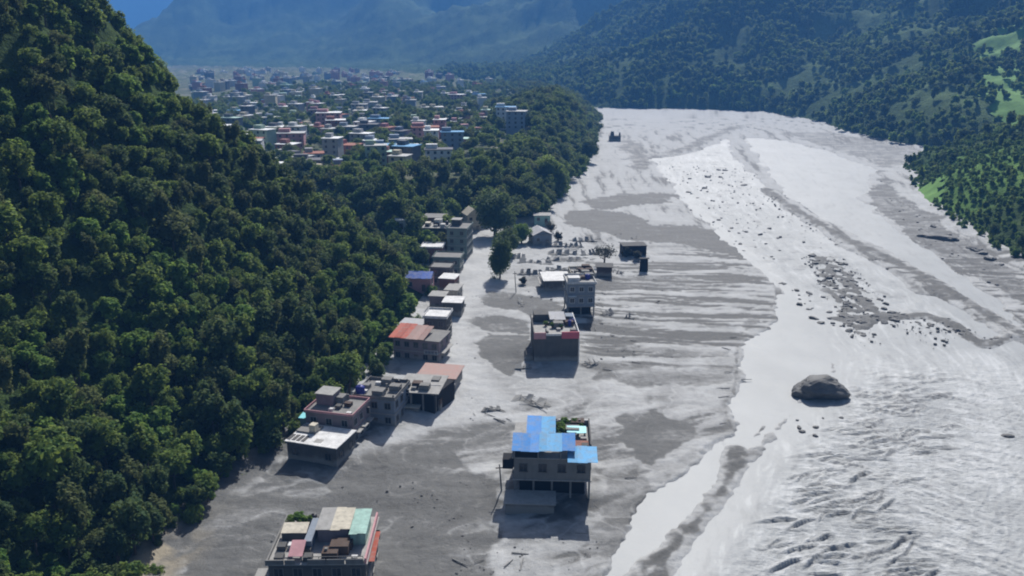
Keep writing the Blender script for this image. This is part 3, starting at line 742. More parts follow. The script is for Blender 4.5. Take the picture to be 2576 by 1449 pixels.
def house(name, label, x, y, rz, w, d, floors=2, fh=2.9, wall='concrete', roof='slab', z0=0.0, over=0.35, parapet=0.0, front=0, side=0, sides=('right',), stair=None, door=True,
          cat='house', bands=True, shut='slab', group=None, parapet_mat=None, rebar=False, open_ground=False, site=True):
    """x, y: middle of the front wall; the front looks along -Y before turning"""
    o = empty(name, (x, y, z0), rz, label, cat, group)
    H = floors * fh
    zb = fh if open_ground else -1.6
    MB().box(-w / 2, w / 2, 0, d, zb, H).build('wall', M[wall], o)
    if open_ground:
        MB().box(-w / 2 + 0.9, w / 2 - 0.9, 1.6, d - 0.3, -1.6, fh).build('ground_floor_wall', M['dark'], o)  # near-black wall: shade of the open storey put into its colour
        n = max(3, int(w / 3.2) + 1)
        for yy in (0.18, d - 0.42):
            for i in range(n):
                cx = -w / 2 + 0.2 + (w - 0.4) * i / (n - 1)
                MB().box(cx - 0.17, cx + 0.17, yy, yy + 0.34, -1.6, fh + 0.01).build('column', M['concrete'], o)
    if bands:
        for i in range(1, floors):
            MB().box(-w / 2 - 0.18, w / 2 + 0.18, -0.18, d + 0.18, i * fh - 0.13, i * fh + 0.08).build('floor_slab', M['slab' if wall != 'white' else 'white'], o)
    MB().box(-w / 2 - over, w / 2 + over, -over, d + over, H + 0.001, H + 0.17).build('roof', M[roof], o)
    if parapet:
        e, q, z = 0.14, -over + 0.05, H + 0.17
        X0, X1, Y0, Y1 = -w / 2 - over + 0.05, w / 2 + over - 0.05, -over + 0.05, d + over - 0.05
        pm = M[parapet_mat or wall]
        for b in ((X0, X1, Y0, Y0 + e), (X0, X1, Y1 - e, Y1), (X0, X0 + e, Y0 + e, Y1 - e), (X1 - e, X1, Y0 + e, Y1 - e)):
            MB().box(*b, z, z + parapet).build('parapet', pm, o)
    if stair:
        sx, sy, sw, sd, sh, sm = stair
        q = MB().box(sx, sx + sw, sy, sy + sd, H + 0.165, H + sh).build('stair_room', M[sm], o)
        MB().box(sx - 0.2, sx + sw + 0.2, sy - 0.2, sy + sd + 0.2, H + sh, H + sh + 0.13).build('stair_roof', M['slab'], q)
    for i in range(floors):
        if open_ground and i == 0: continue
        z = i * fh + fh * 0.55
        for k in range(front):
            xx = -w / 2 + w * (k + 0.5) / front
            if door and i == 0 and k == front // 2:
                dd = MB().box(xx - 0.6, xx + 0.6, -0.06, 0.05, -0.1, 2.1).build('door', M['brown'], o); MB().box(xx + 0.35, xx + 0.45, -0.12, -0.055, 1.0, 1.15).build('handle', M['grey_sheet'], dd); continue
            window(o, xx, 0, z, frame=shut)
        for k in range(side):
            yy = d * (k + 0.5) / side
            for sd_ in sides: window(o, (w / 2 if sd_ == 'right' else -w / 2), yy, z, frame=shut, side=sd_)
    if rebar:
        for sx in (-1, 1):
            for yy in (0.2, d / 2, d - 0.2):
                MB().box(sx * (w / 2 - 0.2) - 0.13, sx * (w / 2 - 0.2) + 0.13, yy - 0.13, yy + 0.13, H + 0.165, H + 1.1).build('column_stub', M['concrete'], o)
    if site:
        c = Vector((0, d / 2, 0)); c.rotate(Matrix.Rotation(rz, 3, 'Z')); SITES.append((x + c.x, y + c.y, max(w, d) * 0.5 + 1.2))
    return o
def on(o, lx, ly, lz):
    """a spot of a house's own frame in the world"""
    v = Vector((lx, ly, lz)); v.rotate(Matrix.Rotation(o.rotation_euler.z, 3, 'Z')); return Vector(o.location) + v
def tank(o, lx, ly, lz, mat, label, r=0.75, h=1.5):
    t = empty('water_tank', on(o, lx, ly, lz), 0, label, 'water tank')
    MB().lathe([(r * .98, 0), (r, .1), (r, h * .35), (r * .95, h * .38), (r, h * .42), (r, h * .78), (r * .55, h * .97), (r * .25, h)], seg=16).build('body', M[mat], t, True)
    MB().lathe([(r * .27, h - .02), (r * .27, h + .1), (r * .1, h + .12)], seg=10).build('lid', M[mat], t, True)
    return t
_sr = random.Random(21)
def sheet(parent, x0, x1, y0, y1, za, zb, mat, name='roof_sheet', thick=0.05, along='y'):
    """a tilted roof from height za (front or -x side) to zb, laid in overlapping sheets"""
    g = _sr; o = None
    n = max(1, round(((x1 - x0) if along == 'y' else (y1 - y0)) / 1.5)) if 'sheet' in M[mat].name or name in ('shed_roof', 'awning') else 1
    for i in range(n):
        j = (lambda a: g.uniform(-a, a)) if n > 1 else (lambda a: 0.0)
        dz = (0.03 if i % 2 else 0.0) + j(0.025)
        if along == 'y':
            a0, a1 = x0 + (x1 - x0) * i / n - 0.03 * (n > 1), x0 + (x1 - x0) * (i + 1) / n + 0.03 * (n > 1); f0, f1 = y0 + j(0.22), y1 + j(0.15)
            p = [(a0, f0, za + dz + j(.05)), (a1, f0 + j(.06), za + dz + j(.05)), (a1, f1, zb + dz + j(.03)), (a0, f1, zb + dz + j(.03))]
        else:
            a0, a1 = y0 + (y1 - y0) * i / n - 0.03 * (n > 1), y0 + (y1 - y0) * (i + 1) / n + 0.03 * (n > 1)
            p = [(x0, a0, za + dz), (x1, a0, zb + dz), (x1, a1, zb + dz + j(.03)), (x0, a1, za + dz + j(.03))]
        o = MB().hexa(p + [(q, r, c + thick) for q, r, c in p]).build(name, M[mat], parent)
    return o
def posts(parent, pts, z0, mat='concrete', r=0.09, name='post'):
    for x, y, z in pts: MB().box(x - r, x + r, y - r, y + r, z0, z).build(name, M[mat], parent)
def pots(o, spots, z, label):
    """potted plants standing on a roof, each a thing"""
    for lx, ly, s in spots:
        q = on(o, lx, ly, z)
        t = empty('potted_plant', q, random.uniform(0, 6), label, 'plant', 'potted plants: ' + label)
        MB().lathe([(0.22, 0), (0.3, 0.45), (0.27, 0.45)], seg=9).build('pot', M['brick'], t)
        f = link(bpy.data.objects.new('foliage', CROWN[5]), t); f.scale = (0.22 * s, 0.22 * s, 0.17 * s); f.location = (0, 0, 0.1)
def clutter(o, x0, x1, y0, y1, z, n, seed):
    """fixtures built onto a flat roof: vent blocks, pipes, column stubs, low sheds"""
    g = random.Random(seed); kinds = [('vent_block', 'slab'), ('column_stub', 'concrete'), ('pipe', 'grey_sheet'), ('roof_shed', 'brown'), ('vent_block', 'concrete_dark'), ('wash_basin', 'white'), ('roof_shed', 'concrete')]
    for i in range(n):
        nm, mt = g.choice(kinds); x, y = g.uniform(x0, x1), g.uniform(y0, y1)
        w, d, h = {'vent_block': (.5, .5, .6), 'column_stub': (.16, .16, 1.2), 'pipe': (1.6, .08, .14), 'roof_shed': (1.0, .8, 1.1), 'wash_basin': (.5, .35, .5)}[nm]
        k = g.uniform(.7, 1.35)
        MB().box(-w * k, w * k, -d * k, d * k, -0.02, h * k).build(nm, M[mt], o).location = (x, y, z)
        o.children[-1].rotation_euler = (0, 0, g.uniform(-.5, .5))
def rail(parent, x0, x1, y, z, mat, h=0.9, n=5, wide=0.05):
    MB().box(x0, x1, y - wide, y + wide, z + h - 0.08, z + h).build('handrail', M[mat], parent)
    for i in range(n):
        xx = x0 + (x1 - x0) * i / (n - 1)
        MB().box(xx - 0.035, xx + 0.035, y - 0.035, y + 0.035, z, z + h - 0.081).build('baluster', M[mat], parent)

# ------------------------------------------------------------------ blue-roofed house standing in the mud
b = house('blue_roofed_house', 'grey concrete house with bright blue metal roofs, flooded ground floor, alone in the mud', 6.9, 123.6, R(-3), 13.2, 13.0, 2, 4.12, 'concrete', 'slab', front=4, side=3, parapet=0.0,
          open_ground=True, sides=('right', 'left'), shut='concrete_dark')
Hb = 8.25 + 0.17
rt = b
sheet(b, -6.9, -2.3, -0.9, 4.6, Hb + 1.5, Hb + 2.2, 'blue_sheet')
sheet(b, -2.28, 1.6, -0.7, 4.4, Hb + 1.55, Hb + 2.3, 'sky_sheet')
sheet(b, 1.62, 3.9, -0.2, 4.8, Hb + 1.45, Hb + 2.2, 'blue_sheet')
sheet(b, -4.6, -2.0, 4.7, 10.6, Hb + 2.0, Hb + 2.7, 'blue_sheet')
sheet(b, -1.98, 0.5, 4.7, 10.2, Hb + 2.05, Hb + 2.75, 'sky_sheet')
sheet(b, 2.6, 7.6, -2.2, 2.6, Hb + 0.35, Hb + 0.95, 'sky_sheet')
posts(b, [(-6.6, -0.6, Hb + 1.52), (-2.4, -0.6, Hb + 1.52), (1.4, -0.6, Hb + 1.55), (3.7, 0, Hb + 1.48), (-6.6, 4.3, Hb + 2.1), (-4.4, 10.3, Hb + 2.65), (0.3, 9.9, Hb + 2.7)], Hb - 0.01)
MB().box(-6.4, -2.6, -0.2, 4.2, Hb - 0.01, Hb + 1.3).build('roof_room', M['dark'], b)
MB().box(-4.3, 0.0, 4.9, 9.6, Hb - 0.01, Hb + 1.95).build('roof_room', M['concrete_dark'], b)
MB().box(6.55, 6.8, 2.8, 13.2, Hb - 0.01, Hb + 1.2).build('parapet', M['concrete_dark'], b)
MB().box(0.5, 6.54, 13.0, 13.25, Hb - 0.01, Hb + 0.9).build('parapet', M['white'], b)
MB().box(-7.8, 0.4, -4.4, -0.2, -1.5, 2.0).build('lean_to', M['concrete_dark'], b)
MB().box(-8.1, 0.7, -4.7, -0.21, 2.001, 2.16).build('lean_to_roof', M['slab'], b)
MB().box(-8.6, -6.75, 0.8, 3.2, 5.6, 7.4).build('side_room', M['dark'], b)
sheet(b, 2.6, 6.0, 7.4, 9.4, Hb + 1.0, Hb + 1.35, 'cyan', name='awning')
posts(b, [(2.8, 7.6, Hb + 1.05), (5.8, 7.6, Hb + 1.05), (2.8, 9.2, Hb + 1.3), (5.8, 9.2, Hb + 1.3)], Hb - 0.01)
MB().box(3.0, 6.3, 3.6, 5.6, Hb - 0.01, Hb + 0.5).build('roof_bed', M['brick'], b)
tank(b, 0.6, 11.4, Hb - 0.01, 'tank_black', 'black water tank on the roof of the blue-roofed house', 0.9, 1.7)
pots(b, [(1.6, 8.2, 1.5), (1.5, 9.6, 1.7), (2.2, 11.8, 1.6), (4.0, 12.2, 1.3), (1.2, 6.6, 1.2), (5.2, 11.0, 1.0)], Hb, 'green potted plant on the roof of the blue-roofed house')

clutter(b, 1.6, 6.0, 3.0, 12.4, Hb, 9, 1)
# ------------------------------------------------------------------ house with a red parapet band
c = house('red_trimmed_house', 'tall blank grey house with a rose red roof edge standing in dark silt', 11.0, 187.5, R(2), 11.0, 15.0, 3, 2.55, 'concrete_dark', 'slab', front=0, side=4, sides=('right',), bands=False, over=0.2)
Hc = 7.65 + 0.17
MB().box(-5.6, -2.6, -0.35, -0.1, Hc - 1.05, Hc + 0.6).build('parapet', M['pink'], c)
MB().box(-2.55, 1.2, -0.3, -0.1, Hc - 0.25, Hc + 0.3).build('parapet', M['white'], c)
MB().box(1.25, 5.65, -0.35, -0.1, Hc - 1.0, Hc + 0.75).build('parapet', M['rose'], c)
MB().box(5.45, 5.65, -0.09, 15.1, Hc - 0.01, Hc + 0.75).build('parapet', M['white'], c)
MB().box(-5.65, -5.45, -0.09, 15.1, Hc - 0.01, Hc + 0.75).build('parapet', M['concrete_dark'], c)
MB().box(5.51, 5.75, -0.25, -0.02, -1.5, Hc - 1.0).build('downpipe', M['white'], c)
MB().box(-5.0, -1.2, 9.5, 14.0, Hc - 0.01, Hc + 2.1).build('stair_room', M['concrete_dark'], c)
sheet(c, -1.0, 3.0, 7.6, 13.0, Hc + 1.3, Hc + 1.7, 'grey_sheet'); posts(c, [(-0.8, 7.8, Hc + 1.3), (2.8, 7.8, Hc + 1.3), (-0.8, 12.7, Hc + 1.6), (2.8, 12.7, Hc + 1.6)], Hc - 0.01)
tank(c, 3.9, 6.6, Hc - 0.01, 'tank_blue', 'dark blue water tank on the red-edged house, beside a second one', 0.6, 1.5)
tank(c, 4.9, 8.3, Hc - 0.01, 'tank_blue', 'dark blue water tank on the red-edged house, at its side parapet', 0.55, 1.3)
MB().box(3.2, 5.2, 9.6, 12.5, Hc - 0.01, Hc + 1.5).build('roof_room', M['blue_grey'], c)
pots(c, [(-0.6, 5.0, 1.2), (0.6, 6.0, 1.0), (-2.2, 6.6, 1.1), (1.6, 4.4, 0.9)], Hc, 'green potted plant on the red-edged house')
MB().box(-7.4, -5.7, 1.0, 6.0, -1.2, 2.2).build('side_shed', M['concrete_dark'], c)

clutter(c, -4.8, 4.8, 1.0, 14.0, Hc, 14, 2)
# ------------------------------------------------------------------ terrace-roofed house near the hill foot
a = house('terrace_roofed_house', 'wide house with cluttered roof terrace, pink awning and pale sheds, dark front', -27.4, 97.3, R(1), 13.6, 11.2, 2, 3.0, 'concrete_dark', 'slab', front=5, side=3, sides=('right',), shut='concrete')
Ha = 6.0 + 0.17
for i in range(3):
    MB().box(-1.2 + i * 2.65, 1.3 + i * 2.65, -0.34, -0.16, Ha - 0.01, Ha + 0.75).build('parapet', M['concrete'], a)
MB().box(-7.1, -4.5, -0.34, -0.16, Ha - 0.01, Ha + 0.7).build('parapet', M['concrete'], a)
MB().box(-4.4, -3.0, -0.34, -0.16, Ha - 0.01, Ha + 0.7).build('parapet', M['concrete'], a)
MB().box(6.75, 7.0, -0.35, 11.4, Ha - 0.01, Ha + 0.9).build('parapet', M['pink'], a)
MB().box(-7.05, -6.85, -0.15, 11.4, Ha - 0.01, Ha + 0.5).build('parapet', M['concrete'], a)
MB().box(-0.8, 3.6, 4.9, 9.8, Ha - 0.01, Ha + 2.2).build('roof_room', M['mauve'], a)
sheet(a, -1.1, 1.1, 4.6, 10.2, Ha + 2.25, Ha + 2.5, 'slab', 'shed_roof'); sheet(a, 1.12, 3.9, 4.6, 10.2, Ha + 2.25, Ha + 2.5, 'cream', 'shed_roof')
MB().box(4.0, 6.2, 4.2, 9.4, Ha - 0.01, Ha + 2.0).build('roof_room', M['mint'], a); sheet(a, 3.95, 6.4, 3.8, 9.8, Ha + 2.05, Ha + 2.4, 'mint', 'shed_roof')
MB().box(-2.4, -1.3, 3.0, 9.0, Ha - 0.01, Ha + 1.5).build('stair_room', M['blue_grey'], a)
sheet(a, -4.0, -2.0, 0.2, 3.0, Ha + 0.9, Ha + 1.7, 'pink', 'awning'); posts(a, [(-3.8, 0.4, Ha + 0.95), (-2.2, 0.4, Ha + 0.95), (-3.8, 2.8, Ha + 1.6), (-2.2, 2.8, Ha + 1.6)], Ha - 0.01)
sheet(a, -6.3, -2.6, 5.2, 7.6, Ha + 1.3, Ha + 1.6, 'cream', 'shed_roof'); MB().box(-6.2, -2.8, 5.4, 7.4, Ha - 0.01, Ha + 1.25).build('roof_room', M['concrete_dark'], a)
pots(a, [(-5.8, 9.4, 1.4), (-4.8, 9.8, 1.6), (-3.9, 9.2, 1.4), (-3.0, 9.9, 1.1), (-5.4, 8.3, 1.0)], Ha, 'green potted plant on the cluttered roof terrace')
tank(a, -2.6, 10.2, Ha - 0.01, 'tank_black', 'black water tank on the cluttered roof terrace', 0.6, 1.4)
sheet(a, 6.8, 7.7, 2.0, 8.6, Ha - 1.3, Ha - 0.7, 'red_sheet', 'awning')
MB().box(-9.4, -7.2, -1.6, 3.4, -1.5, 3.0).build('boundary_wall', M['slab'], a)
rail(a, -1.2, 6.5, 0.05, Ha - 0.01, 'concrete_dark', 1.0, 6)

clutter(a, -6.2, 6.2, 0.8, 4.2, Ha, 13, 3)
clutter(a, -6.2, 6.2, 9.9, 11.0, Ha, 6, 4)
# ------------------------------------------------------------------ row of houses along the foot of the forest
h = house('low_house', 'low dark house with a white painted flat roof at the forest edge', -37.6, 136.0, R(-17), 10.4, 7.4, 1, 4.4, 'concrete_dark', 'white', front=3, side=2, over=0.3, shut='concrete_dark')
MB().box(-5.3, -1.2, 3.6, 6.8, 4.56, 4.9).build('roof_bed', M['concrete'], h); MB().box(-2.6, -1.3, 3.8, 5.2, 4.89, 6.3).build('roof_room', M['cream'], h)
for i in range(4): MB().box(-5.4 + i * 1.0, -4.7 + i * 1.0, 0.4, 2.6, 4.56, 4.66).build('roof_patch', M['concrete_dark'], h)
MB().box(0.0, 1.6, 0.8, 2.2, 4.56, 4.6).build('roof_patch', M['slab'], h)
h = house('mauve_house', 'two storey mauve house with stepped roof behind the white flat roof', -36.0, 144.3, R(-14), 10.0, 8.0, 2, 3.3, 'mauve', 'concrete', front=3, side=3, over=0.25, parapet=0.5, stair=(-4.4, 3.6, 3.6, 3.6, 2.5, 'mauve'), parapet_mat='pink')
clutter(h, -0.5, 4.4, 0.6, 7.4, 6.77, 8, 5)
sheet(h, -6.6, -4.2, 0.0, 2.2, 5.2, 5.5, 'cyan', 'awning'); MB().box(-6.4, -5.01, 0.2, 2.0, -1, 5.15).build('porch', M['green_grey'], h)
for i in range(3): MB().box(5.02, 6.2, 0.6 + i * 2.6, 2.4 + i * 2.6, 3.1, 3.25).build('balcony', M['slab'], h)
h2 = house('concrete_house', 'dark blue grey concrete house with a blue tank on its roof', -28.4, 152.4, R(-12), 8.6, 9.0, 2, 3.2, 'blue_grey', 'concrete', front=3, side=3, rebar=True, parapet=0.6, parapet_mat='concrete', shut='concrete')
clutter(h2, -3.6, 3.6, 0.8, 8.4, 6.57, 10, 6)
tank(h2, -3.6, 1.4, 6.57, 'tank_blue', 'dark blue water tank on the blue grey concrete house', 1.0, 1.9)
tank(h2, 2.6, 7.2, 6.57, 'tank_black', 'small black water tank on the blue grey concrete house', 0.6, 1.3)
h3 = house('open_framed_house', 'unfinished concrete house, open dark front under a broad pale slab', -20.3, 159.0, R(-8), 8.2, 9.0, 1, 4.9, 'dark', 'slab', open_ground=False, over=0.7, bands=False, door=False)
for i in range(4):
    xx = -4.0 + i * 2.67
    MB().box(xx - 0.2, xx + 0.2, -0.5, -0.1, -1.5, 4.9).build('column', M['concrete'], h3)
MB().box(-3.2, 0.6, -1.6, -0.11, -1.5, 2.0).build('front_wall', M['concrete_dark'], h3); MB().box(-3.4, 0.8, -1.9, -0.1, 2.0, 2.16).build('balcony', M['cream'], h3)
MB().box(1.6, 3.4, 6.0, 8.4, 5.06, 5.4).build('roof_bed', M['concrete'], h3); MB().box(4.01, 4.9, 0.5, 5.5, -1.5, 3.2).build('side_wall', M['brown'], h3)
clutter(h3, -3.6, 3.6, 0.8, 8.2, 5.07, 8, 7)
MB().box(-3.9, -2.4, 1.2, 2.8, 5.06, 5.9).build('roof_hatch', M['concrete_dark'], h3)
h = house('flat_roofed_store', 'low store with a dusty pink roof beside the open concrete frame', -17.3, 170.2, R(-10), 8.6, 7.6, 1, 3.6, 'concrete', 'dusty_red', front=3, over=0.5, bands=False, shut='concrete_dark')
MB().box(-4.8, 4.8, -2.4, -0.55, 2.9, 3.05).build('canopy', M['slab'], h)
posts(h, [(-4.4, -2.2, 2.9), (-1.5, -2.2, 2.9), (1.5, -2.2, 2.9), (4.4, -2.2, 2.9)], -1.2, 'concrete', 0.14, 'column')
h4 = house('red_roofed_row_house', 'brown row house with an orange red metal roof edge and balconies', -24.0, 188.6, R(-15), 12.2, 8.0, 2, 3.0, 'mauve', 'concrete', front=5, side=2, over=0.3, shut='concrete')
sheet(h4, -6.8, -2.2, -1.2, 7.0, 6.5, 7.6, 'red_sheet'); sheet(h4, -2.18, 2.4, -1.1, 7.0, 6.5, 7.5, 'dusty_red')
posts(h4, [(-6.5, -1.0, 6.5), (-2.3, -1.0, 6.5), (2.2, -1.0, 6.5)], 6.16)
MB().box(2.6, 6.3, -1.4, -0.31, 3.0, 3.15).build('balcony', M['slab'], h4); rail(h4, 2.7, 6.2, -1.3, 3.14, 'white', 0.9, 5)
MB().box(6.11, 7.4, 0.4, 7.0, 2.9, 3.05).build('balcony', M['slab'], h4)
h = house('white_roofed_house', 'narrow grey house with a white parapet roof next to the red roof', -20.4, 202.0, R(-8), 6.0, 7.0, 2, 3.6, 'concrete_dark', 'white', front=2, side=2, parapet=0.5, parapet_mat='white', shut='concrete')
h = house('small_grey_house', 'small grey house with pale flat roof where the shrubs meet the mud', -17.6, 224.6, R(-6), 5.4, 6.0, 1, 4.4, 'concrete_dark', 'white', front=2, side=1, shut='concrete')
h = house('slim_white_house', 'slim pale house with narrow white side wall among bright shrubs', -19.0, 240.0, R(-10), 4.0, 7.0, 1, 3.6, 'cream', 'slab', front=1, side=2)
hx, hy = -30.0, 243.5
SITES += [(-29, 236, 6.0), (-27, 229, 5.5), (-25, 222, 4.0)]
h8 = house('blue_tarp_house', 'pink house under a bright blue metal roof among the trees', hx, hy, R(-4), 8.6, 7.0, 1, 4.0, 'pink', 'slab', z0=float(land(hx + 3, hy)[0]) + 1.6, front=2, side=1)
sheet(h8, -4.8, 4.8, -1.0, 3.4, 4.3, 5.6, 'deep_sheet'); sheet(h8, -4.8, 0.2, 3.42, 7.6, 5.6, 4.4, 'blue_sheet'); sheet(h8, 0.22, 4.8, 3.42, 7.6, 5.6, 4.4, 'red_sheet')
MB().hexa([(-4.3, 0.05, 4.16), (-4.1, 0.05, 4.16), (-4.1, 6.9, 4.16), (-4.3, 6.9, 4.16), (-4.3, 3.3, 5.5), (-4.1, 3.3, 5.5), (-4.1, 3.5, 5.5), (-4.3, 3.5, 5.5)]).build('gable', M['pink'], h8)
MB().hexa([(4.1, 0.05, 4.16), (4.3, 0.05, 4.16), (4.3, 6.9, 4.16), (4.1, 6.9, 4.16), (4.1, 3.3, 5.5), (4.3, 3.3, 5.5), (4.3, 3.5, 5.5), (4.1, 3.5, 5.5)]).build('gable', M['pink'], h8)
house('tin_roofed_hut', 'small brown hut with grey roof between red roofed row and white parapet', -27.5, 203.0, R(-12), 6.0, 6.0, 1, 4.6, 'brown', 'grey_sheet', front=2, side=1, shut='concrete')
house('pale_roofed_hut', 'small mauve hut with pale roof behind the small grey house', -22.6, 231.0, R(-8), 4.6, 5.0, 1, 4.4, 'mauve', 'slab', front=1, side=1)
house('dark_lane_house', 'dark grey two storey house wedged below the grey green house', -24.0, 258.0, R(-8), 6.6, 7.0, 2, 2.9, 'concrete_dark', 'concrete', front=2, side=2, shut='concrete', parapet=0.4)
house('brick_lane_house', 'red brick house with white roof wedged beside the blue roofed pink house', -21.0, 249.0, R(-12), 5.0, 6.0, 1, 4.8, 'brick', 'white', front=1, side=2)
house('grey_green_house', 'grey green house with bluish side at the head of the house row', -22.8, 270.0, R(-6), 9.4, 8.0, 2, 3.1, 'green_grey', 'concrete', front=3, side=2, parapet=0.4)
house('white_slab_house', 'dark brick house topped by a bright white slab, in the upper cluster', -29.2, 283.0, R(-4), 7.6, 7.0, 2, 3.4, 'brick', 'white', front=2, side=2, parapet=0.35, parapet_mat='white')
house('tall_dark_house', 'tall four storey green grey house beside the mud lane', -20.4, 290.0, R(-8), 7.4, 12.0, 4, 3.0, 'green_grey', 'concrete', front=2, side=4, parapet=0.5, stair=(-3.2, 6.0, 3.4, 4.0, 2.4, 'concrete_dark'), shut='concrete')
h = house('cluttered_roof_house', 'grey house with white sheds and tanks crowding its flat roof', -29.4, 302.0, R(-5), 10.0, 9.0, 3, 3.0, 'concrete_dark', 'slab', z0=1.0, front=3, side=2, stair=(-1.0, 4.2, 2.6, 3.2, 2.3, 'white'), shut='concrete')
MB().box(1.8, 3.6, 1.0, 2.6, 9.16, 10.4).build('roof_room', M['white'], h); MB().box(-4.4, -2.4, 2.0, 5.0, 9.16, 10.6).build('roof_room', M['cream'], h)
clutter(h, -4.4, 4.4, 0.6, 8.4, 9.17, 10, 8)
tank(h, 3.4, 6.0, 9.16, 'tank_black', 'black water tank on the grey house crowded with sheds', 0.8, 1.6)
house('brick_topped_house', 'brown brick house behind the cluttered roof, at the forest edge', -31.5, 317.0, R(-5), 8.6, 8.0, 3, 3.0, 'brick', 'concrete', z0=2.0, front=3, side=2)
house('pale_hut', 'small white hut alone among trees beside the upper cluster', -42.0, 300.0, R(10), 4.0, 4.0, 1, 3.2, 'white', 'white', z0=float(land(-42, 300)[0]) + 3.0, front=1)
h = house('cream_gabled_house', 'cream house with a steep gable at the head of the mud lane', -16.4, 343.0, R(20), 6.0, 8.0, 2, 3.4, 'cream', 'slab', front=2, side=2)
MB().hexa([(-3.3, -0.3, 6.97), (3.3, -0.3, 6.97), (3.3, 8.3, 6.97), (-3.3, 8.3, 6.97), (-0.06, -0.3, 9.6), (0.06, -0.3, 9.6), (0.06, 8.3, 9.6), (-0.06, 8.3, 9.6)]).build('gable_roof', M['cream'], h)

# ------------------------------------------------------------------ houses standing in the flats beyond the red-edged one
d = house('blue_white_house', 'pale blue three storey house with an open dark ground floor in the mud', 20.2, 224.0, R(3), 8.0, 9.0, 3, 3.4, 'blue_grey', 'slab', front=3, side=2, sides=('right', 'left'), open_ground=True, parapet=0.6, parapet_mat='white', shut='white')
MB().box(-3.9, -1.6, -1.3, -0.19, 6.7, 6.85).build('balcony', M['white'], d); MB().box(-3.8, -0.4, 0.6, 3.4, 10.36, 12.0).build('roof_room', M['white'], d)
clutter(d, -3.6, 3.6, 3.8, 8.6, 10.37, 8, 9)
tank(d, 2.4, 5.0, 10.36, 'tank_blue', 'dark blue water tank on the pale blue house', 0.8, 1.5)
h = house('white_slab_roof_house', 'low dark house under a white slab roof behind the pale blue house', 14.6, 249.0, R(4), 8.0, 10.0, 1, 4.2, 'concrete_dark', 'white', front=2, side=2, sides=('left',), over=0.6, shut='concrete')
MB().box(-5.6, -4.65, 1.0, 9.5, 2.8, 3.0).build('side_canopy', M['slab'], h)
h = house('unroofed_house', 'unroofed beige house shell with bare columns and rubble inside', 23.6, 256.0, R(3), 8.0, 9.0, 1, 3.8, 'cream', 'slab', front=2, side=2, over=0.1, rebar=True, parapet=0.8, shut='concrete')
clutter(h, -3.6, 3.6, 0.6, 8.4, 3.97, 12, 10)
house('brown_hut', 'small brown hut with a dark doorway in the mud', 31.8, 267.6, R(-6), 5.2, 5.0, 1, 3.7, 'brown', 'concrete_dark', front=1, over=0.5, shut='brown')
house('dark_shed', 'black weathered shed box standing out on the flats', 46.5, 296.0, R(5), 9.0, 6.0, 1, 4.4, 'dark', 'concrete_dark', front=2, over=0.2, shut='brown')
o = empty('wall_stub', (46.8, 276, 0), R(8), 'dark narrow wall stub still standing below the black shed', 'wall')
MB().box(-1.5, 1.5, -0.4, 0.4, -0.8, 4.6, 0.15).build('masonry', M['dark'], o); MB().box(-1.7, 1.7, -0.55, 0.55, 4.55, 4.85).build('coping', M['concrete_dark'], o)
h = house('grey_gabled_house', 'grey blue gabled house half hidden by trees near the debris', 12.4, 316.0, R(12), 7.6, 9.0, 1, 4.2, 'blue_grey', 'slab', front=2, side=2, sides=('right', 'left'))
sheet(h, -4.3, 0.0, -0.8, 9.8, 4.2, 6.2, 'grey_sheet', 'roof_sheet', 0.05, 'x'); sheet(h, 0.01, 4.3, -0.8, 9.8, 6.2, 4.2, 'grey_sheet', 'roof_sheet', 0.05, 'x')
MB().hexa([(-3.7, 0.1, 4.36), (3.7, 0.1, 4.36), (3.7, 8.9, 4.36), (-3.7, 8.9, 4.36), (-0.1, 0.1, 6.0), (0.1, 0.1, 6.0), (0.1, 8.9, 6.0), (-0.1, 8.9, 6.0)]).build('gable', M['blue_grey'], h)
h = house('pale_framed_house', 'pale green house glimpsed among the trees under the bluff', 13.5, 352.0, R(0), 7.0, 6.0, 1, 3.4, 'mint', 'slab', front=2, side=1, z0=1.5, over=0.5)
h = house('ruined_river_house', 'dark ruined house standing alone on the far upstream flats', ray(1547, 350)[0] * 706 / ray(1547, 350)[1], 706.0, R(-5), 10.0, 8.0, 1, 4.6, 'concrete_dark', 'concrete', front=3, over=0.6)
MB().box(-4.0, -0.6, 1, 6, 4.76, 8.2, 0.5).build('upper_storey', M['concrete_dark'], h); MB().box(3.4, 4.8, 1, 6, 4.76, 7.4, 0.2).build('chimney_wall', M['concrete_dark'], h)

